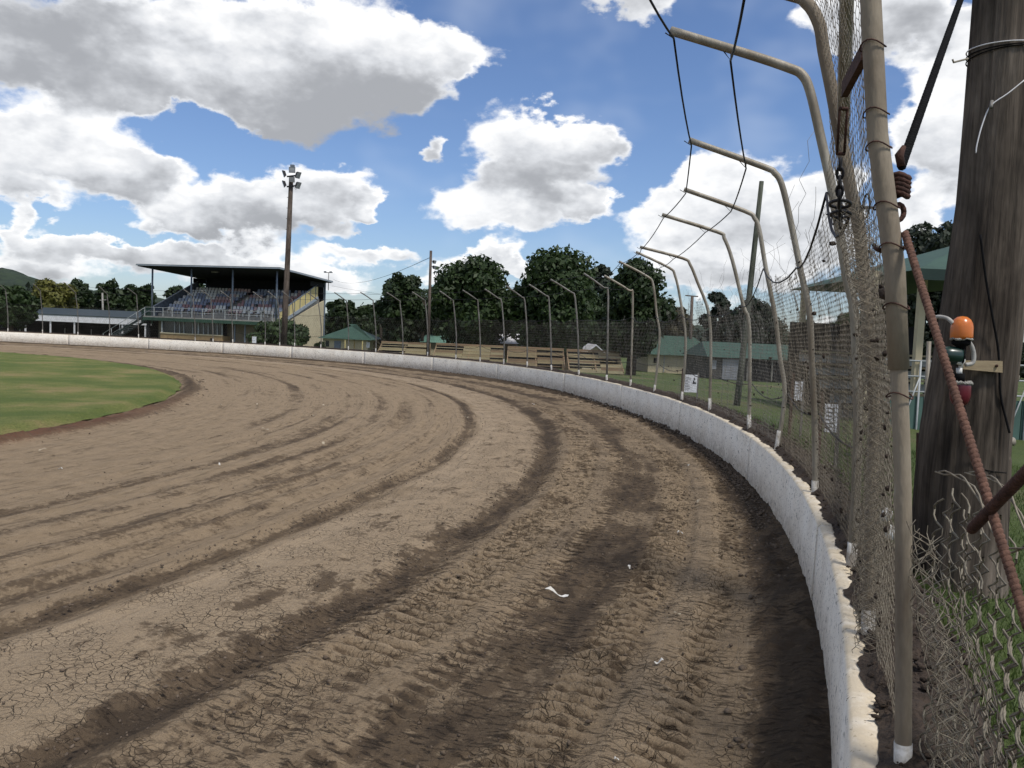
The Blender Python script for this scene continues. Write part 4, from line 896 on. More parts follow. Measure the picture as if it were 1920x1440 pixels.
# deck with bowed front, fascia and rail
NB = 14; bow = lambda x: -.9*math.sin(math.pi*min(max((x-1.0)/(GW-3.5), 0), 1))**1.0
xs = np.linspace(.2, GW-1.2, NB+1)
dk = MB(); fa = MB(); 
for a, b_ in zip(xs[:-1], xs[1:]):
    ya, yb = .9+bow(a), .9+bow(b_)
    dk.hexa([(a, ya, DZ-.20), (b_, yb, DZ-.20), (b_, 4, DZ-.20), (a, 4, DZ-.20)], [(a, ya, DZ), (b_, yb, DZ), (b_, 4, DZ), (a, 4, DZ)])
    fa.hexa([(a, ya-.10, DZ-.55), (b_, yb-.10, DZ-.55), (b_, yb-.004, DZ-.55), (a, ya-.004, DZ-.55)], [(a, ya-.10, DZ-.16), (b_, yb-.10, DZ-.16), (b_, yb-.004, DZ-.16), (a, ya-.004, DZ-.16)])
dk.build('deck', M_concrete, gs); fa.build('fascia', M_greenroof, gs)
M_rail = mat('pale_grey_rail', (.38, .40, .40), (.28, .30, .30), 4, .5)
rp = [(x, .95+bow(x)) for x in np.linspace(.35, GW-1.4, 13)]
rl = MB()
for q in (1.05, .55): rl.tube([(x, y, DZ+q) for x, y in rp], .028, 6)
rl.build('deck_rail', M_rail, gs)
for x, y in rp: MB().box(x-.04, x+.04, y-.04, y+.04, DZ-.25, DZ+1.05).build('rail_post', M_rail, gs)
# raked steps and seats
ROWS = 8; rise, run, y0 = .40, .88, 2.3
st = MB()
for i in range(ROWS): st.box(1.2, GW-1.0, y0+i*run, y0+ROWS*run+2.0 if i == ROWS-1 else y0+(i+1)*run, DZ-.3, DZ+(i+1)*rise-.002*i)
st.build('raked_steps', M_concrete, gs)
sc_ = [S((215, 215, 210)), S((160, 168, 182)), S((160, 125, 125)), S((198, 193, 184)), S((135, 143, 162)), S((185, 160, 155)), S((115, 116, 120))]
M_seat = [mat('seat_plastic_%d' % k, c, tuple(v*.8 for v in c), 3, .55) for k, c in enumerate(sc_)]
sm_ = []
for k in range(len(sc_)):
    b = MB(); b.hexa([(-.20, 0, .40), (.20, 0, .40), (.20, .36, .37), (-.20, .36, .37)], [(-.21, -.01, .45), (.21, -.01, .45), (.21, .38, .42), (-.21, .38, .42)])
    b.hexa([(-.20, .34, .42), (.20, .34, .42), (.20, .39, .42), (-.20, .39, .42)], [(-.16, .46, .86), (.16, .46, .86), (.16, .50, .86), (-.16, .50, .86)]); b.box(-.05, .05, .1, .2, 0, .40)
    me = bpy.data.meshes.new('seat'); me.from_pydata(b.v, [], b.f); me.materials.append(M_seat[k]); sm_.append(me)
aisle = [(9.6, 10.7)]
cnt = 0
for i in range(ROWS):
    xx = 1.75+.0*i; base = random.choice([0, 1, 2, 3])
    while xx < GW-1.5:
        gap = any(a < xx < b_ for a, b_ in aisle) or random.random() < (.04 if i else .18) or (i == 0 and 8.4 < xx < 9.6)
        if not gap and cnt < 300:
            if random.random() < .35: base = random.choice([0, 0, 1, 2, 3, 4, 5, 3] if i < 2 else [0, 1, 2, 4, 4, 5, 6, 3])
            s = bpy.data.objects.new('seat', sm_[base]); COL.objects.link(s); s.parent = gs; s.location = (xx, y0+i*run+.32, DZ+(i+1)*rise); cnt += 1
        xx += .485
# raked side walls: boarded balustrade on a sloping beam
yb0, yb1 = 1.6, y0+ROWS*run+1.2; zs0, zs1 = DZ-.05, DZ+ROWS*rise+.25
for side, xw in (('r', GW-.85), ('l', .95)):
    out = 1 if side == 'r' else -1; tp0, tp1 = zs0+1.15, zs1+1.55
    wl = MB().hexa([(xw, yb0, zs0), (xw+.08, yb0, zs0), (xw+.08, yb1, zs1), (xw, yb1, zs1)], [(xw, yb0, tp0), (xw+.08, yb0, tp0), (xw+.08, yb1, tp1), (xw, yb1, tp1)]).build('side_wall', M_yellow if side == 'r' else M_steelblue, gs)  # left wall is blue-grey instead of yellow, its shade painted in
    MB().beam((xw+.04, yb0, tp0+.04), (xw+.04, yb1, tp1+.04), .14, .08).build('top_rail', M_rail if side == 'l' else M_steelblue, wl)
    for k in range(7 if side == 'r' else 12):
        f = (k+.5)/(7 if side == 'r' else 12); y = yb0+(yb1-yb0)*f; xo = xw+.08 if side == 'r' else xw+.083
        MB().box(xo+.003, xo+.06, y-.04, y+.04, zs0+(zs1-zs0)*f+.02, tp0+(tp1-tp0)*f-.02).build('batten', M_steelblue, wl)
    MB().hexa([(xw-.02, yb0, zs0-.40), (xw+.16, yb0, zs0-.40), (xw+.16, yb1, zs1-.40), (xw-.02, yb1, zs1-.40)], [(xw-.02, yb0, zs0-.01), (xw+.16, yb0, zs0-.01), (xw+.16, yb1, zs1-.01), (xw-.02, yb1, zs1-.01)]).build('sloping_beam', M_gutter if side == 'r' else M_steelblue, gs)
MB().hexa([(GW-.95, yb0+.4, -.3), (GW-.80, yb0+.4, -.3), (GW-.80, DEP-.3, -.3), (GW-.95, DEP-.3, -.3)], [(GW-.95, yb0+.4, zs0-.35), (GW-.80, yb0+.4, zs0-.35), (GW-.80, DEP-.3, zs1-.42), (GW-.95, DEP-.3, zs1-.42)]).build('end_wall', M_cream, gs)
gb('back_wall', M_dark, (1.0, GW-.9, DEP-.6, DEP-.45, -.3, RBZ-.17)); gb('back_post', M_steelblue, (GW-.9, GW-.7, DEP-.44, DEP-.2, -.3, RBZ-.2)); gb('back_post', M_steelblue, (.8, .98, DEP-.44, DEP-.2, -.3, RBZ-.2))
gb('upper_shade_sheet', M_dark, (GW-.80, GW-.74, DEP-4.2, DEP-.7, zs1+1.2, RBZ-.25)); gb('upper_shade_sheet', M_dark, (1.0, 1.05, DEP-3.4, DEP-.7, zs1+1.2, RBZ-.25))  # dark sheets standing in for the roof's shade above the side walls
# rooms under the deck
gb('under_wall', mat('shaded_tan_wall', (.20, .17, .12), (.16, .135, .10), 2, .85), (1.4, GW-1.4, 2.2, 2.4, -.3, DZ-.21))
gb('under_post', M_dark, (.6, .95, 1.0, 1.35, -.3, DZ-.21))
bay = gb('window_bay', M_brick, (3.0, 11.6, .55, 2.19, -.3, 1.35)); gb('sill', M_cream, (2.95, 11.65, .48, .72, 1.353, 1.47), par=bay); gb('lintel', M_cream, (3.0, 11.6, .60, 2.19, 2.86, DZ-.215), par=bay)
mx = [3.0, 4.85, 5.55, 6.15, 7.40, 8.15, 8.9, 9.55, 10.2, 10.8, 11.45]
for k, (a, b_) in enumerate(zip(mx[:-1], mx[1:])): gb('window', M_glass, (a+.09, b_-.03, .78, .80, 1.472, 2.858), par=bay)
for k, x in enumerate(mx): gb('mullion', M_rail, (x, x+(.16 if k in (0, 5) else .08), .66, .80, 1.472, 2.858), par=bay)
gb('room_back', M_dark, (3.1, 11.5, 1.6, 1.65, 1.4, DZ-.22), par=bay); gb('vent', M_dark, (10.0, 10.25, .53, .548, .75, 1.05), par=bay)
for x in (12.9, 14.3): gb('under_column', M_steelblue, (x, x+.14, 1.0, 1.14, -.3, DZ-.56))
# stair down from the left end of the deck
stp = MB(); n = 15; xl, xr, zt = -5.9, .2, DZ
for k in range(n): f = (k+.5)/n; x = xr+(xl-xr)*f; stp.box(x-.16, x+.16, 1.2, 2.6, zt*(1-f)-.02, zt*(1-f)+.04)
sr = stp.build('stair_tread', M_rail, gs)
for y in (1.15, 2.65):
    MB().beam((xr, y, zt-.05), (xl, y, -.05), .07, .28).build('stringer', M_roofdk, gs)
    m_ = MB(); m_.tube([(xr, y, zt+1.0), (xl, y, .95)], .035, 6)
    for k in range(6): f = k/5; x = xr+(xl-xr)*f; m_.tube([(x, y, zt*(1-f)), (x, y, zt*(1-f)+1.0-.05*f)], .03, 6)
    m_.build('handrail', M_rail, gs)
gb('landing', M_roofdk, (.0, 1.2, 1.0, 2.8, DZ-.22, DZ-.002)); gb('stair_screen', M_greenroof, (-1.6, .1, 2.72, 2.76, DZ-1.0, DZ+.95))
mm = MB(); mm.tube([(GW-.2, DEP-.5, RBZ-1.2), (GW-.2, DEP-.5, RBZ+1.15)], .05, 8); mm.beam((GW-.75, DEP-.5, RBZ+1.1), (GW+.35, DEP-.5, RBZ+1.1), .10, .08); mast = mm.build('lamp_mast', M_galvfar, gs)
for sx in (-.6, .2): flood(mast, (GW+sx, DEP-.6, RBZ+1.18), (.2*sx, -1, -.2), .35, .2, .15)

# ------------------------------------------------------------------ long white fronted shed left of the stand
sa = aty(-60, 586, 108); sb = aty(284, 601, 108); g = ground_z(sb[0]-5, 108)
sh = thing('open_shed', 'long open shed with green roof and white fascia left of the grandstand', 'shed', (sa[0], 108, g)); Wd = sb[0]-sa[0]
fz1 = aty(140, 592.3, 108)[2]-g; fz0 = aty(140, 604.3, 108)[2]-g
gb('fascia', M_white, (0, Wd, -.06, 0, fz0, fz1), par=sh)
MB().hexa([(-.2, -.12, fz1+.003), (Wd, -.12, fz1+.003), (Wd, 7, fz1+.9), (-.2, 7, fz1+.9)], [(-.2, -.12, fz1+.08), (Wd, -.12, fz1+.08), (Wd, 7, fz1+1.0), (-.2, 7, fz1+1.0)]).build('roof', M_roofdk, sh)
for px in (47, 94, 139, 229, 272): x = aty(px, 610, 108)[0]-sa[0]; gb('post', M_white, (x-.08, x+.08, .02, .18, 0, fz0-.003), par=sh)
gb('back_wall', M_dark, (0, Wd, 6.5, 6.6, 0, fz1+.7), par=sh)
for px in (25, 110, 160): x = aty(px, 610, 108)[0]-sa[0]; gb('stall_rail', M_galvfar, (x, x+3.0, 1.0, 1.06, .9, .98), par=sh); gb('stall_gate', M_galvfar, (x+.2, x+.3, 1.0, 1.1, 0, 1.7), par=sh)

# ------------------------------------------------------------------ kiosk and far sheds
def building(name, label, x0, x1, eave_y, base_y, Y, depth, ridge, wallm, roofm, hip=0.0, over=.35, yaw=0.0, gable=False):
    """x0,x1,eave_y,base_y are pixels on the front wall at distance Y"""
    a = aty(x0, eave_y, Y); b_ = aty(x1, eave_y+(x1-x0)*.0437, Y); zb = aty((x0+x1)/2, base_y, Y)[2]
    o = thing(name, label, 'building', (a[0], Y, zb), yaw); W_ = b_[0]-a[0]; E = a[2]-zb
    MB().box(0, W_, 0, depth, -.5, E).build('wall', wallm, o)
    v = over
    if gable:   # ridge runs away from the viewer
        r = MB().add([(-v, -v, E-.05), (W_/2, -v, E+ridge), (W_+v, -v, E-.05), (-v, depth, E-.05), (W_/2, depth, E+ridge), (W_+v, depth, E-.05), (-v, -v, E+.05), (W_/2, -v, E+ridge+.12), (W_+v, -v, E+.05), (-v, depth, E+.05), (W_/2, depth, E+ridge+.12), (W_+v, depth, E+.05)],
            [(6, 7, 10, 9), (7, 8, 11, 10), (0, 3, 4, 1), (1, 4, 5, 2), (0, 1, 7, 6), (1, 2, 8, 7), (3, 9, 10, 4), (4, 10, 11, 5), (0, 6, 9, 3), (2, 5, 11, 8)]).build('roof', roofm, o)
        MB().add([(0, -.004, E), (W_, -.004, E), (W_/2, -.004, E+ridge-.04)], [(0, 1, 2)]).build('gable', wallm, o)
    else:
        h = hip; y2 = depth/2
        r = MB().add([(-v, -v, E), (W_+v, -v, E), (W_+v, depth+v, E), (-v, depth+v, E), (h, y2, E+ridge), (W_-h, y2, E+ridge)], [(0, 1, 5, 4), (1, 2, 5), (2, 3, 4, 5), (3, 0, 4), (0, 3, 2, 1)]).build('roof', roofm, o)
    return o, W_, E
k1, kw, ke = building('kiosk', 'small cream kiosk with green hipped roof beside the grandstand', 606, 690, 634, 664, 80, 6.5, 1.5, M_cream, M_greenroof, 2.6, .5)
gb('door', M_steelblue, (1.1, 1.75, -.05, -.004, 0, ke*.86), par=k1); gb('window', M_glass, (.25, .6, -.04, -.004, ke*.45, ke*.85), par=k1)
for x in (2.2, 3.1, kw-1.3, kw-.5): gb('veranda_post', M_yellow, (x, x+.1, -.45, -.35, 0, ke-.02), par=k1)
c1, cw, ce = building('cream_building', 'cream walled building with a broad green roof behind the netting', 1216, 1338, 664, 699, 84, 9, 2.0, M_cream, M_greenroof, 1.2, .6)
gb('window', M_dark, (.55, .85, -.05, -.004, .9, ce-.35), par=c1); gb('skylight', M_white, (3.2, 4.9, .9, 1.25, ce+.42, ce+.50), par=c1)
for x in (1.6, 4.6): gb('downpipe', M_rail, (x, x+.08, -.09, -.01, 0, ce), par=c1)
gb('brown_door', mat('brown_door_paint', (.16, .09, .045), (.12, .07, .035), 3, .6), (cw-1.1, cw-.2, -.05, -.004, 0, ce-.1), par=c1)
d1, dw, de = building('grey_machinery_shed', 'grey machinery shed with green roof, roller door and dark open bay', 1333, 1585, 669, 716, 70, 10, 1.3, mat('dark_grey_cladding', (.075, .072, .068), (.055, .053, .05), 2, .8), M_greenroof, .3, .4)
M_roller = mat('pale_roller_door', (.30, .31, .33), (.25, .26, .28), 3, .5)
rd = gb('roller_door', M_roller, (1.02, 2.75, -.06, -.004, 0, de-.15), par=d1)
for k in range(11): gb('door_slat', M_roller, (1.05, 2.72, -.085, -.061, .06+k*(de-.3)/11, .02+(k+.85)*(de-.3)/11), par=rd)
gb('bay_shade_sheet', M_soffit, (3.2, dw-.2, -.03, -.004, 0, de-.12), par=d1)  # flat black sheet on the wall, painting the shade inside the bay
for x in (3.1, 5.2, 7.4): gb('bay_post', M_galvfar, (x, x+.12, -.16, -.04, 0, de-.05), par=d1)
gb('wall_notice', M_roller, (.15, .5, -.03, -.004, de*.45, de*.85), par=d1)
w1, ww, we = building('gabled_shed', 'cream weatherboard gable shed behind the bleachers', 1092, 1140, 671, 706, 74, 8, 1.15, M_cream, M_white, gable=True)
gb('opening_shade_sheet', M_dark, (.15, ww-.3, -.03, -.006, we-.75, we-.12), par=w1)  # dark sheet on the solid wall, painted as the shade within
building('white_roofed_shed', 'low shed with a pale metal roof under the dark trees', 926, 1000, 643, 664, 82, 6, 1.0, M_brick, M_white, .4)
building('green_roofed_shed', 'low shed with pale green roof glimpsed left of the big trees', 786, 842, 641, 664, 88, 6, .9, M_cream, mat('faded_green_roof', (.13, .24, .19), (.10, .19, .15), 2, .5), .6)
building('brown_shed', 'long low reddish brown shed behind the bleachers', 968, 1085, 654, 680, 80, 5, .5, mat('red_brown_cladding', (.13, .075, .055), (.10, .055, .04), 2, .85), mat('red_brown_roof', (.10, .07, .06), (.08, .055, .05), 2, .8), .2)

# ------------------------------------------------------------------ timber bleachers
M_yellow2 = M_yellow
M_pl = [mat('bleacher_plank_%d' % k, c, tuple(v*.75 for v in c), 2.5, .8, 0, .1, 20, (.4, 3, 3)) for k, c in enumerate([(.40, .335, .19), (.34, .27, .155), (.27, .19, .115), (.42, .36, .22)])]
def bleacher(x0, x1, Y, top_y, label, pal):
    a = aty(x0, top_y, Y); b_ = aty(x1, top_y+(x1-x0)*.0437, Y); W_ = b_[0]-a[0]; g = ground_z((a[0]+b_[0])/2, Y+1.5); H = a[2]-g
    o = thing('bleacher', label, 'bleacher', (a[0], Y, g), 0, 'timber bleachers behind the wall'); n = 7; yb = 3.0
    for k in range(n):
        f = k/(n-1); y = yb*f; z = .28+(H-.48)*f
        L_ = 0.0
        while L_ < W_-.1:
            l2 = min(L_+2.3, W_); m_ = M_pl[random.choice(pal)]
            MB().box(L_+.01, l2-.01, y, y+.26, z, z+.045).build('seat_plank', m_, o)
            if random.random() < .62: MB().box(L_+.01, l2-.01, y-.035, y-.004, z-.20, z-.012).build('riser_plank', M_pl[random.choice(pal)], o)
            L_ = l2
    MB().box(0, W_, yb+.30, yb+.36, H-.14, H).build('top_rail', M_pl[2], o); MB().box(0, W_, yb+.37, yb+.40, .3, H-.2).build('back_board', M_dark, o)
    nf = max(3, int(W_/2.3)+1)
    for k in range(nf):
        x = W_*k/(nf-1)-.03; fr = MB(); fr.beam((x, -.05, .20), (x, yb+.3, H-.26), .07, .10)
        for f in (0.05, .5, 1): fr.beam((x, yb*f, -.2), (x, yb*f, .22+(H-.48)*f), .08, .08)
        fr.beam((x, yb*.1, .05), (x, yb, H*.6), .05, .08); fr.beam((x, yb+.33, 0), (x, yb+.33, H), .08, .08)
        fr.build('frame', M_pl[2], o)
    return o
bleacher(705, 800, 69, 640.0, 'timber bleacher with yellowish planks left of the slim lamp pole', [0, 3, 0, 1])
bleacher(812, 945, 66, 643.5, 'timber bleacher of patchy yellow planks right of the slim lamp pole', [0, 3, 1, 1, 2])
bleacher(953, 1062, 62.5, 650.0, 'timber bleacher of weathered brown planks before the reddish shed', [1, 2, 2, 1])
bleacher(1070, 1172, 59, 655.5, 'timber bleacher of brown planks ending beside the big tree trunk', [1, 2, 1, 3])

# ------------------------------------------------------------------ covered stand beyond the timber pole
YS = 17.0
ca = aty(1600, 516, YS); g = ground_z(ca[0], YS)
cs = thing('covered_stand', 'green roofed stand with tubular rails and plank seats beyond the timber pole', 'stand', (ca[0], YS, g))
CSO = np.array([ca[0], YS, g]); cl = lambda x, y, Y=YS: aty(x, y, Y)-CSO
A = cl(1692, 516); B = cl(1990, 516); zE = (A[2]+B[2])/2; xA, xB = A[0], B[0]; apx = cl(1870, 452, YS+3.2)
MB().add([(xA, -.6, zE), (xB, -.6, zE), (xB, 7, zE), (xA, 7, zE), (apx[0]-.6, 3.2, apx[2]), (apx[0]+.8, 3.2, apx[2])], [(0, 1, 5, 4), (1, 2, 5), (2, 3, 4, 5), (3, 0, 4), (0, 3, 2, 1)]).build('roof', M_greenroof, cs)
gb('eave_board', mat('dark_green_eave', (.02, .04, .032), (.015, .03, .025), 2, .5), (xA, xB, -.66, -.603, zE-.20, zE+.02), par=cs)
for px in (1731, 1905, 1640): x = cl(px, 560)[0]; MB().box(x-.07, x+.07, 0, .14, -.3, zE-.003).build('roof_post', M_cream, cs)
for x in (xA+.3, xB-.3): MB().box(x-.07, x+.07, 6.5, 6.64, -.3, zE-.003).build('roof_post', M_cream, cs)
zf1 = cl(1690, 742)[2]; zf0 = cl(1690, 832)[2]; x0s, x1s = cl(1636, 780)[0], cl(1960, 780)[0]
M_gpanel = mat('blue_green_panel', (.075, .135, .115), (.06, .11, .095), 2, .6)
nP = 7
for k in range(nP): a = x0s+(x1s-x0s)*k/nP; b_ = x0s+(x1s-x0s)*(k+1)/nP; MB().box(a+.01, b_-.01, -.02, .02, zf0, zf1).build('front_panel', M_gpanel, cs)
m_ = MB()
for z in (zf1+.10, zf1+.42, zf1+.74): m_.tube([(x0s, -.05, z), (x1s, -.05, z)], .018, 6)
for k in range(9): x = x0s+(x1s-x0s)*k/8; m_.tube([(x, -.05, zf0-.9), (x, -.05, zf1+.74)], .022, 6)
for k in range(8): x = x0s+(x1s-x0s)*k/8; m_.tube([(x, -.06, zf0), (x+(x1s-x0s)/8, -.06, zf1+.42)], .014, 6)
m_.build('tube_rail', M_rail, cs)
for k in range(6): MB().box(x0s, x1s, .5+k*.75, .78+k*.75, zf0+.30+k*.30, zf0+.345+k*.30).build('seat_plank', M_pl[3 if k % 2 else 1], cs); MB().box(x0s, x1s, .80+k*.75, .83+k*.75, zf0+.05+k*.30, zf0+.24+k*.30).build('riser_plank', M_rail, cs)
MB().box(x0s, x1s, 5.4, 5.5, -.3, zf0+2.6).build('back_screen', M_dark, cs)
for k in range(3): MB().box(x0s+.2, x1s-.2, -.15-.5*k, .05-.5*k, zf0-.35-.22*k, zf0-.31-.22*k).build('lower_plank', M_pl[3], cs)
# ------------------------------------------------------------------ trees
M_bark = mat('dark_bark', (.075, .058, .043), (.045, .035, .027), 4, .95)
def leafcloud(blobs, n, size, flat=1.0, seed=0):
    """leaf-clump quads through the volume of several ellipsoid blobs: (x,y,z,rx,ry,rz)"""
    g = np.random.default_rng(seed); B = np.array(blobs, float); vol = B[:, 3]*B[:, 4]*B[:, 5]; vol = vol**.75; ib = g.choice(len(B), n, p=vol/vol.sum())
    d = g.normal(size=(n, 3)); d /= np.linalg.norm(d, axis=1, keepdims=True); rad = g.random(n)**.38
    bump = .80+.40*fbm(d[:, 0]*2.6+ib*3.1+9, d[:, 2]*2.6+d[:, 1]*2.1+5, 3)
    c = B[ib, :3]+d*B[ib, 3:6]*(rad*bump)[:, None]
    nrm = d+g.normal(size=(n, 3))*.7; nrm[:, 2] += .35; nrm /= np.linalg.norm(nrm, axis=1, keepdims=True)
    t = np.cross(nrm, g.normal(size=(n, 3))); t /= np.linalg.norm(t, axis=1, keepdims=True); b = np.cross(nrm, t)
    s = size*(.5+g.random(n))[:, None]; s2 = s*(.45+.4*g.random(n))[:, None]
    drop = np.array([0, 0, -1.0])*s*.35*flat
    V = np.stack([c-t*s, c-b*s2*.9+drop*.2, c+t*s+drop, c+b*s2], 1).reshape(-1, 3)
    return V, np.arange(n*4).reshape(-1, 4)
def crown_blobs(g, H, R, k, z0, top=1.0, core=True):
    out = []
    if core: out.append((0, 0, z0+(H-z0)*.46, R*.72, R*.72, (H-z0)*.46))
    for i in range(k):
        f = (i+.5)/k; z = z0+(H-z0)*(.10+.82*f); env = math.sin(math.pi*min(.12+.80*f, .97))**.7; a = i*2.4+g.random()*.8; rr = R*(.45+.32*g.random())*env
        s = R*(.30+.20*g.random())*(.6+.5*env); out.append((math.cos(a)*rr, math.sin(a)*rr, z, s, s, s*.85*top))
    return out
def tree(name, label, px, base_py, top_py, Y, Rpx, lm, n=6000, leaf=.30, seed=1, z0f=.16, k=16, group=None, trunk_r=.25, core=True, cat='tree', top=1.0):
    p = aty(px, base_py, Y); g_ = ground_z(p[0], Y); t = aty(px+(base_py-top_py)*.03, top_py, Y); H = t[2]-g_; R = Rpx/FPX*Y
    o = thing(name, label, cat, (p[0], Y, g_), 0, group); g = np.random.default_rng(seed); bl = crown_blobs(g, H, R, k, H*z0f, top, core)
    V, Q = leafcloud(bl, int(n*1.7), leaf*.74, seed=seed); link('crown', fastmesh('crown', V, Q), lm, o)
    tr = MB(); tr.tube([(0, 0, -.4), (.05, 0, H*.2), (-.04, .03, H*.5), (.03, 0, H*.8)], [trunk_r*1.15, trunk_r, trunk_r*.65, trunk_r*.25], 9)
    for i in range(7):
        b_ = bl[(i*2+1) % len(bl)]; z1 = H*(.2+.08*i); tr.tube([(0, 0, z1), (b_[0]*.5, b_[1]*.5, (z1+b_[2])/2+.2), (b_[0]*.95, b_[1]*.95, b_[2])], [trunk_r*.45, trunk_r*.3, trunk_r*.1], 6)
    tr.build('trunk', M_bark, o); return o
L_dk = leafmat('dark_green_leaves', (.033, .055, .017), (.016, .029, .010)); L_md = leafmat('mid_green_leaves', (.042, .070, .020), (.020, .037, .012))
L_yel = leafmat('yellow_green_leaves', (.16, .155, .035), (.09, .095, .022)); L_olive = leafmat('olive_brown_leaves', (.065, .058, .022), (.038, .034, .015)); L_blue = leafmat('grey_green_needles', (.034, .046, .026), (.018, .026, .016))
bg = 'dark broad trees behind the bleachers'
tree('broad_tree', 'narrow dark leafy tree left of the slim lamp pole', 752, 660, 505, 84, 50, L_dk, 6500, .30, 11, .10, 18)
tree('broad_tree', 'dark round crowned tree just right of the slim lamp pole', 880, 665, 478, 80, 82, L_md, 10500, .30, 12, .08, 22, trunk_r=.3)
tree('broad_tree', 'largest dark green tree, with a domed crown above the brown bleachers', 1035, 670, 470, 77, 90, L_md, 12000, .30, 13, .10, 24, trunk_r=.32)
tree('broad_tree', 'dark tree whose thick trunk stands at the end of the bleachers', 1182, 706, 486, 62, 66, L_dk, 10500, .24, 14, .16, 22, trunk_r=.36)
tree('broad_tree', 'dark leafy tree filling the gap behind the slim lamp pole', 815, 660, 520, 92, 40, L_dk, 4500, .32, 81, .04, 14)
tree('broad_tree', 'dark leafy tree filling the dip between the two domed trees', 955, 665, 535, 90, 46, L_dk, 4500, .32, 82, .04, 14)
tree('broad_tree', 'dark low tree behind the cream gable shed', 1110, 668, 548, 88, 46, L_dk, 4500, .32, 83, .04, 14)
tree('gum_tree', 'thin open crowned gum tree between the two biggest dark trees', 1120, 660, 488, 96, 36, L_blue, 2600, .36, 15, .35, 12, core=False)
tree('olive_tree', 'brown tinged bushy tree rising behind the cream building', 1262, 690, 570, 98, 38, L_olive, 4500, .32, 16, .1, 14)
tree('gum_tree', 'sparse feathery gum tree behind the utility pole', 1345, 700, 545, 105, 34, L_blue, 1500, .42, 17, .30, 10, core=False)
tree('domed_tree', 'dense domed dark tree above the machinery shed roof', 1412, 705, 556, 98, 54, L_blue, 7500, .32, 18, .06, 18)
tree('small_tree', 'low dark tree behind the right end of the machinery shed roof', 1515, 710, 600, 110, 42, L_dk, 3500, .36, 19, .08, 12)
tree('small_tree', 'low dark rounded tree seen through the double netting', 1585, 712, 585, 96, 40, L_dk, 3500, .34, 20, .08, 12)
tree('casuarina_tree', 'tall dark feathery tree behind the covered stand roof', 1742, 700, 402, 34, 84, L_blue, 8500, .15, 21, .10, 24, core=False, trunk_r=.2)
tree('casuarina_tree', 'dark feathery tree half hidden by the massive timber pole', 1850, 700, 440, 36, 90, L_blue, 7000, .17, 22, .10, 22, core=True, trunk_r=.2)
tree('casuarina_tree', 'dark feathery tree behind the leaning nearest fence posts', 1655, 705, 520, 38, 52, L_blue, 4500, .17, 23, .08, 16, trunk_r=.18)
# left of and behind the grandstand
tree('street_tree', 'mid green tree standing in front of the white shed', 20, 632, 538, 92, 46, L_md, 5200, .30, 31, .30, 14)
tree('yellow_tree', 'yellow green domed tree behind the white shed', 95, 620, 524, 125, 46, L_yel, 5500, .40, 32, .08, 16)
tree('umbrella_tree', 'dark flat topped tree beside the yellow green tree', 148, 620, 523, 135, 24, L_dk, 2200, .42, 33, .45, 10)
for i, (px, tp, r, Y) in enumerate([(205, 520, 34, 132), (240, 530, 30, 128), (272, 526, 26, 130), (180, 548, 40, 140), (330, 532, 28, 134), (368, 525, 30, 136)]):
    tree('far_tree', ['tall dark tree rising behind the pale slender pole', 'dark tree above the grandstand stair', 'dark tree touching the left roof edge of the grandstand', 'low wide dark tree behind the white shed roof', 'dark tree seen under the grandstand roof past its first column', 'dark tree seen under the grandstand roof beside its back wall'][i], px, 620, tp, Y, r, L_dk, 2600, .45, 40+i, .06, 11, 'far trees behind shed and grandstand')
for i, (px, tp, r, Y) in enumerate([(648, 562, 30, 118), (675, 572, 28, 112), (700, 560, 30, 120), (632, 555, 26, 125)]):
    tree('far_tree', ['dark tree rising directly behind the kiosk', 'low dark tree between kiosk and small palm', 'dark tree behind the small palm', 'dark tree touching the back corner of the grandstand'][i], px, 640, tp, Y, r, L_dk, 2600, .42, 50+i, .05, 11, 'far trees right of the grandstand')
tree('clipped_bush', 'dark spreading bush before the grandstand rooms', 527, 652, 600, 66, 56, L_md, 5000, .20, 60, .05, 12, cat='bush', trunk_r=.12, top=.6)
for i, (px, tp, r, Y, lm) in enumerate([(712, 632, 16, 74, L_olive), (600, 640, 10, 70, L_md)]): tree('low_shrub', ('olive shrub at the left end of the bleachers', 'small green shrub under the kiosk corner')[i], px, 662, tp, Y, r, lm, 700, .2, 70+i, .02, 6, cat='shrub', trunk_r=.06)
# palms behind the narrow tree
def palm(px, top_py, Y, r, label, seed):
    p = aty(px, 650, Y); g_ = ground_z(p[0], Y); H = aty(px, top_py, Y)[2]-g_; o = thing('palm_tree', label, 'palm', (p[0], Y, g_)); g = np.random.default_rng(seed)
    MB().tube([(0, 0, -.3), (.1, 0, H*.5), (0, 0, H-.6)], [.22, .17, .14], 8).build('trunk', M_bark, o)
    P0 = []; P1 = []
    V = []; Q = []
    for k in range(26):
        a = k*2.4; up = g.random()*.9+.15; L_ = r*(.8+.4*g.random()); prev = np.array([0, 0, H-.6])
        pts = [np.array([math.cos(a)*L_*f, math.sin(a)*L_*f, H-.6+up*L_*f*.9-1.25*L_*f*f]) for f in np.linspace(0, 1, 9)]
        for j in range(8):
            d = pts[j+1]-pts[j]; side = np.cross(d, [0, 0, 1.]); side /= np.linalg.norm(side)+1e-9
            for sgn in (-1, 1):
                q = pts[j]+side*sgn*L_*.22*(1-abs(j/8-.4))+np.array([0, 0, -L_*.10])+d*.8; b = len(V); V += [pts[j], pts[j]+d*.5, q]; Q.append((b, b+1, b+2))
    link('fronds', fastmesh('fronds', np.array(V), np.array(Q)), L_dk, o); return o
palm(790, 535, 88, 2.3, 'drooping palm between the narrow tree and slim lamp pole', 3)
palm(712, 578, 100, 1.6, 'small palm left of the narrow dark tree', 4)
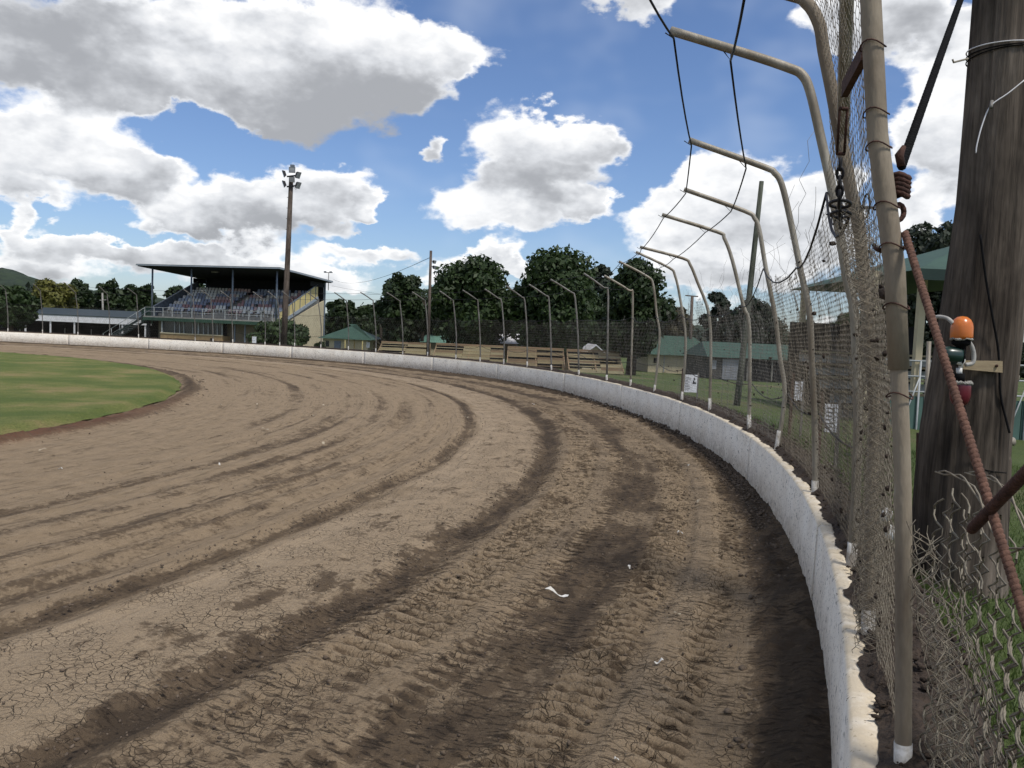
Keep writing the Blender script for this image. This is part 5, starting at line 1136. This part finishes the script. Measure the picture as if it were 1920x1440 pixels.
# far wooded hill
def hill():
    xs = np.linspace(-620, 500, 260); ys = np.linspace(420, 900, 60); X, Y = np.meshgrid(xs, ys, indexing='ij')
    prof = 27*np.exp(-((X+430)/58)**2)+9*np.exp(-((X+320)/60)**2)+8+10*fbm(X/120, Y/120, 3)+7*np.exp(-((X-60)/120)**2)
    z = -3+prof*np.exp(-((Y-640)/150)**2)+11*(fbm(X/13, Y/13, 4)-.5)*sst(prof, 4, 20)
    V = np.stack([X, Y, z], -1).reshape(-1, 3); o = link('wooded_hill', fastmesh('wooded_hill', V, grid(len(xs), len(ys)), True), mat('far_forest_canopy', (.030, .046, .026), (.018, .028, .020), .12, .95, 0, .5, .5)); tag(o, 'dark forested hill on the skyline beyond the white shed', kind='structure')
hill()
# distant belt of trees closing the horizon all round
def belt():
    g = np.random.default_rng(5); V = []; Q = []; b = 0
    for k in range(150):
        a = R_(-62+124*k/149)+g.normal()*.004; Y = 165+g.random()*60; x, y = math.sin(a)*Y, math.cos(a)*Y; H = 4.5+5.0*g.random()+(2 if abs(a) > .5 else 0); zg = -2.3
        v, q = leafcloud([(x, y, zg+H*.5, 4.5+2*g.random(), 4, H*.55)], 420, .75, seed=k); V.append(v); Q.append(q+b); b += len(v)
    o = link('far_woodland', fastmesh('far_woodland', np.concatenate(V), np.concatenate(Q)), L_blue); tag(o, 'distant belt of dark woodland along the horizon', 'woodland', kind='stuff')
belt()

# ------------------------------------------------------------------ grass, clods and litter
def blades(pts, h, w, seed, name, m, label):
    g = np.random.default_rng(seed); n = len(pts); a = g.random(n)*6.283; hh = h*(.5+g.random(n)); ln = g.normal(size=(n, 2))*.45*hh[:, None]
    dx = np.cos(a)*w; dy = np.sin(a)*w; P = np.asarray(pts)
    V = np.stack([P+np.stack([dx, dy, 0*dx-.01], 1), P-np.stack([dx, dy, 0*dx+.01], 1), P+np.stack([ln[:, 0], ln[:, 1], hh], 1)], 1).reshape(-1, 3)
    o = link(name, fastmesh(name, V, np.arange(n*3).reshape(-1, 3)), m); return tag(o, label, 'grass', kind='stuff')
L_gr = leafmat('grass_blades', (.105, .150, .038), (.060, .095, .026), .3)
g = np.random.default_rng(9); n = 46000
t = np.radians(-30+24*g.random(n)**1.0); d = .46+4.8*g.random(n)**1.6
z = zout(d)+(fbm(t*32*.8, d*.8, 4)-.5)*.12*np.clip(d, 0, 1)
keep = fbm(t*32*1.7, d*1.7, 3)+d*.2 > .36
blades(pol(t, RF(t)+d, z)[keep], .055, .0045, 4, 'rough_grass', L_gr, 'rough green grass growing behind the netting and timber pole')
n = 16000; t = np.radians(-8+50*g.random(n)); d = .75+.5*g.random(n)**2; z = zout(d)
blades(pol(t, RF(t)+d, z), .06, .006, 5, 'verge_grass', L_gr, 'thin strip of grass along the back of the soil bank')
# crumbs of mud over the track
M_crumb = mat('brown_mud_crumb', (.135, .102, .073), (.075, .056, .040), 18, .95)
def crumbs():
    g = np.random.default_rng(12); P = []; sz = []
    def add(n, t0, t1, rf, smin, smax, pw=3):
        t = np.radians(t0+(t1-t0)*g.random(n)); r = rf(n, t); z = .012+.05*sst(r, RF(t)-.35, RF(t))*(r > 31)
        P.append(pol(t, r, z)); sz.append(smin+(smax-smin)*g.random(n)**pw)
    add(5200, -26, -2, lambda n, t: RF(t)-.02-np.abs(g.normal(size=n))*.16, .004, .022)
    add(1600, -2, 40, lambda n, t: RF(t)-.02-np.abs(g.normal(size=n))*.22, .008, .035)
    for c, s in ((29.18, .10), (29.45, .10), (27.72, .12), (30.5, .22), (31.05, .15)): add(800, -25, -3, lambda n, t, c=c, s=s: c+g.normal(size=n)*s, .003, .013)
    add(3000, -25, 5, lambda n, t: 24.5+7*g.random(n), .002, .010)
    add(900, -15, 40, lambda n, t: RI(t)+.25+g.normal(size=n)*.18, .01, .05)
    v, q = clods(np.concatenate(P), np.concatenate(sz)); o = link('mud_crumbs', fastmesh('mud_crumbs', v, q, True), M_crumb); tag(o, 'loose dark crumbs of mud scattered over the track', 'mud', kind='stuff')
    n = 2600; t = np.radians(-27+30*g.random(n)); d = .09+.34*g.random(n); P2 = pol(t, RF(t)+d, WALLH+.02+.05*np.clip((d-.1)/.1, 0, 1))
    v, q = clods(P2, .004+.016*g.random(n)**2); o = link('berm_clods', fastmesh('berm_clods', v, q, True), M_soil); tag(o, 'small soil clods along the top of the wall', 'soil', kind='stuff')
crumbs()
M_paper = mat('dirty_white_paper', (.66, .65, .61), (.52, .50, .45), 15, .8); M_leaf = mat('dry_leaf', (.42, .36, .26), (.30, .25, .18), 20, .85)
def scrap(name, px, py, L_, w, ang, m, label, cat, group=None, curl=.02):
    p = atz(px, py, .03); o = thing(name, label, cat, p, ang, group); n = 6; b = MB(); vs = []; fs = []
    for k in range(n+1):
        f = k/n; x = (f-.5)*L_; z = curl*(math.sin(f*5+px)+1)*.6; ww = w*(.35+.65*math.sin(math.pi*(.12+.8*f)))*(.8+.4*random.random())
        vs += [(x, -ww/2+.2*w*math.sin(f*4), z), (x, ww/2+.2*w*math.sin(f*4), z+curl*.4*math.sin(f*9)), (x, ww/2+.2*w*math.sin(f*4), z+curl*.4*math.sin(f*9)-.002), (x, -ww/2+.2*w*math.sin(f*4), z-.002)]
    for k in range(n):
        a = k*4; fs += [(a, a+1, a+5, a+4), (a+1, a+2, a+6, a+5), (a+2, a+3, a+7, a+6), (a+3, a, a+4, a+7)]
    fs += [(0, 3, 2, 1), (n*4, n*4+1, n*4+2, n*4+3)]; b.add(vs, fs); b.build('sheet', m, o); return o
scrap('paper_strip', 1044, 1116, .17, .035, -.45, M_paper, 'torn white paper strip lying on the damp rut', 'paper', curl=.03)
scrap('curled_leaf', 1507, 1357, .075, .05, 1.0, M_leaf, 'curled pale leaf on dark soil at the foot of the wall', 'leaf', curl=.025)
scrap('white_scrap', 1156, 1424, .02, .012, .2, M_paper, 'tiny bright white scrap on cracked clay', 'litter', curl=.008)
scrap('pale_leaf', 1270, 1151, .045, .02, .1, M_leaf, 'small pale leaf between two tyre prints on the dry strip', 'leaf', curl=.01)
scrap('folded_leaf', 1312, 942, .07, .035, .3, M_leaf, 'pale folded leaf on dark soil beside the wall', 'leaf', curl=.03)
for px, py in [(80, 844), (113, 880), (412, 872), (415, 760), (483, 758), (497, 805), (607, 832), (585, 780), (383, 715), (370, 685), (600, 705), (715, 690), (1235, 1244), (1290, 873), (1165, 862), (875, 783), (690, 736), (455, 700), (1000, 758), (607, 760), (1275, 1000), (1180, 1065)]:
    scrap('litter_scrap', px, py, (.05+.05*random.random())*(1.3 if py < 850 else .6), .03*(1.3 if py < 850 else .6), random.random()*3, M_leaf if random.random() < .6 else M_paper, 'small pale scrap of leaf or paper on the dirt track', 'litter', 'small scraps scattered over the track')
# plastic caught in the netting
for k, (px, py) in enumerate([(1663, 966), (1671, 1000)]):
    p = aty(px, py, 3.0); g2 = np.random.default_rng(k); bm = MB(); d = g2.normal(size=(14, 3)); d /= np.linalg.norm(d, axis=1, keepdims=True)
    v, q = clods([p], [.028], 1.1); o = link('plastic_scrap', fastmesh('plastic_scrap', v, q), M_pvc); tag(o, ('upper', 'lower')[k]+' white plastic scrap caught in the netting beside the nearest post', 'litter')
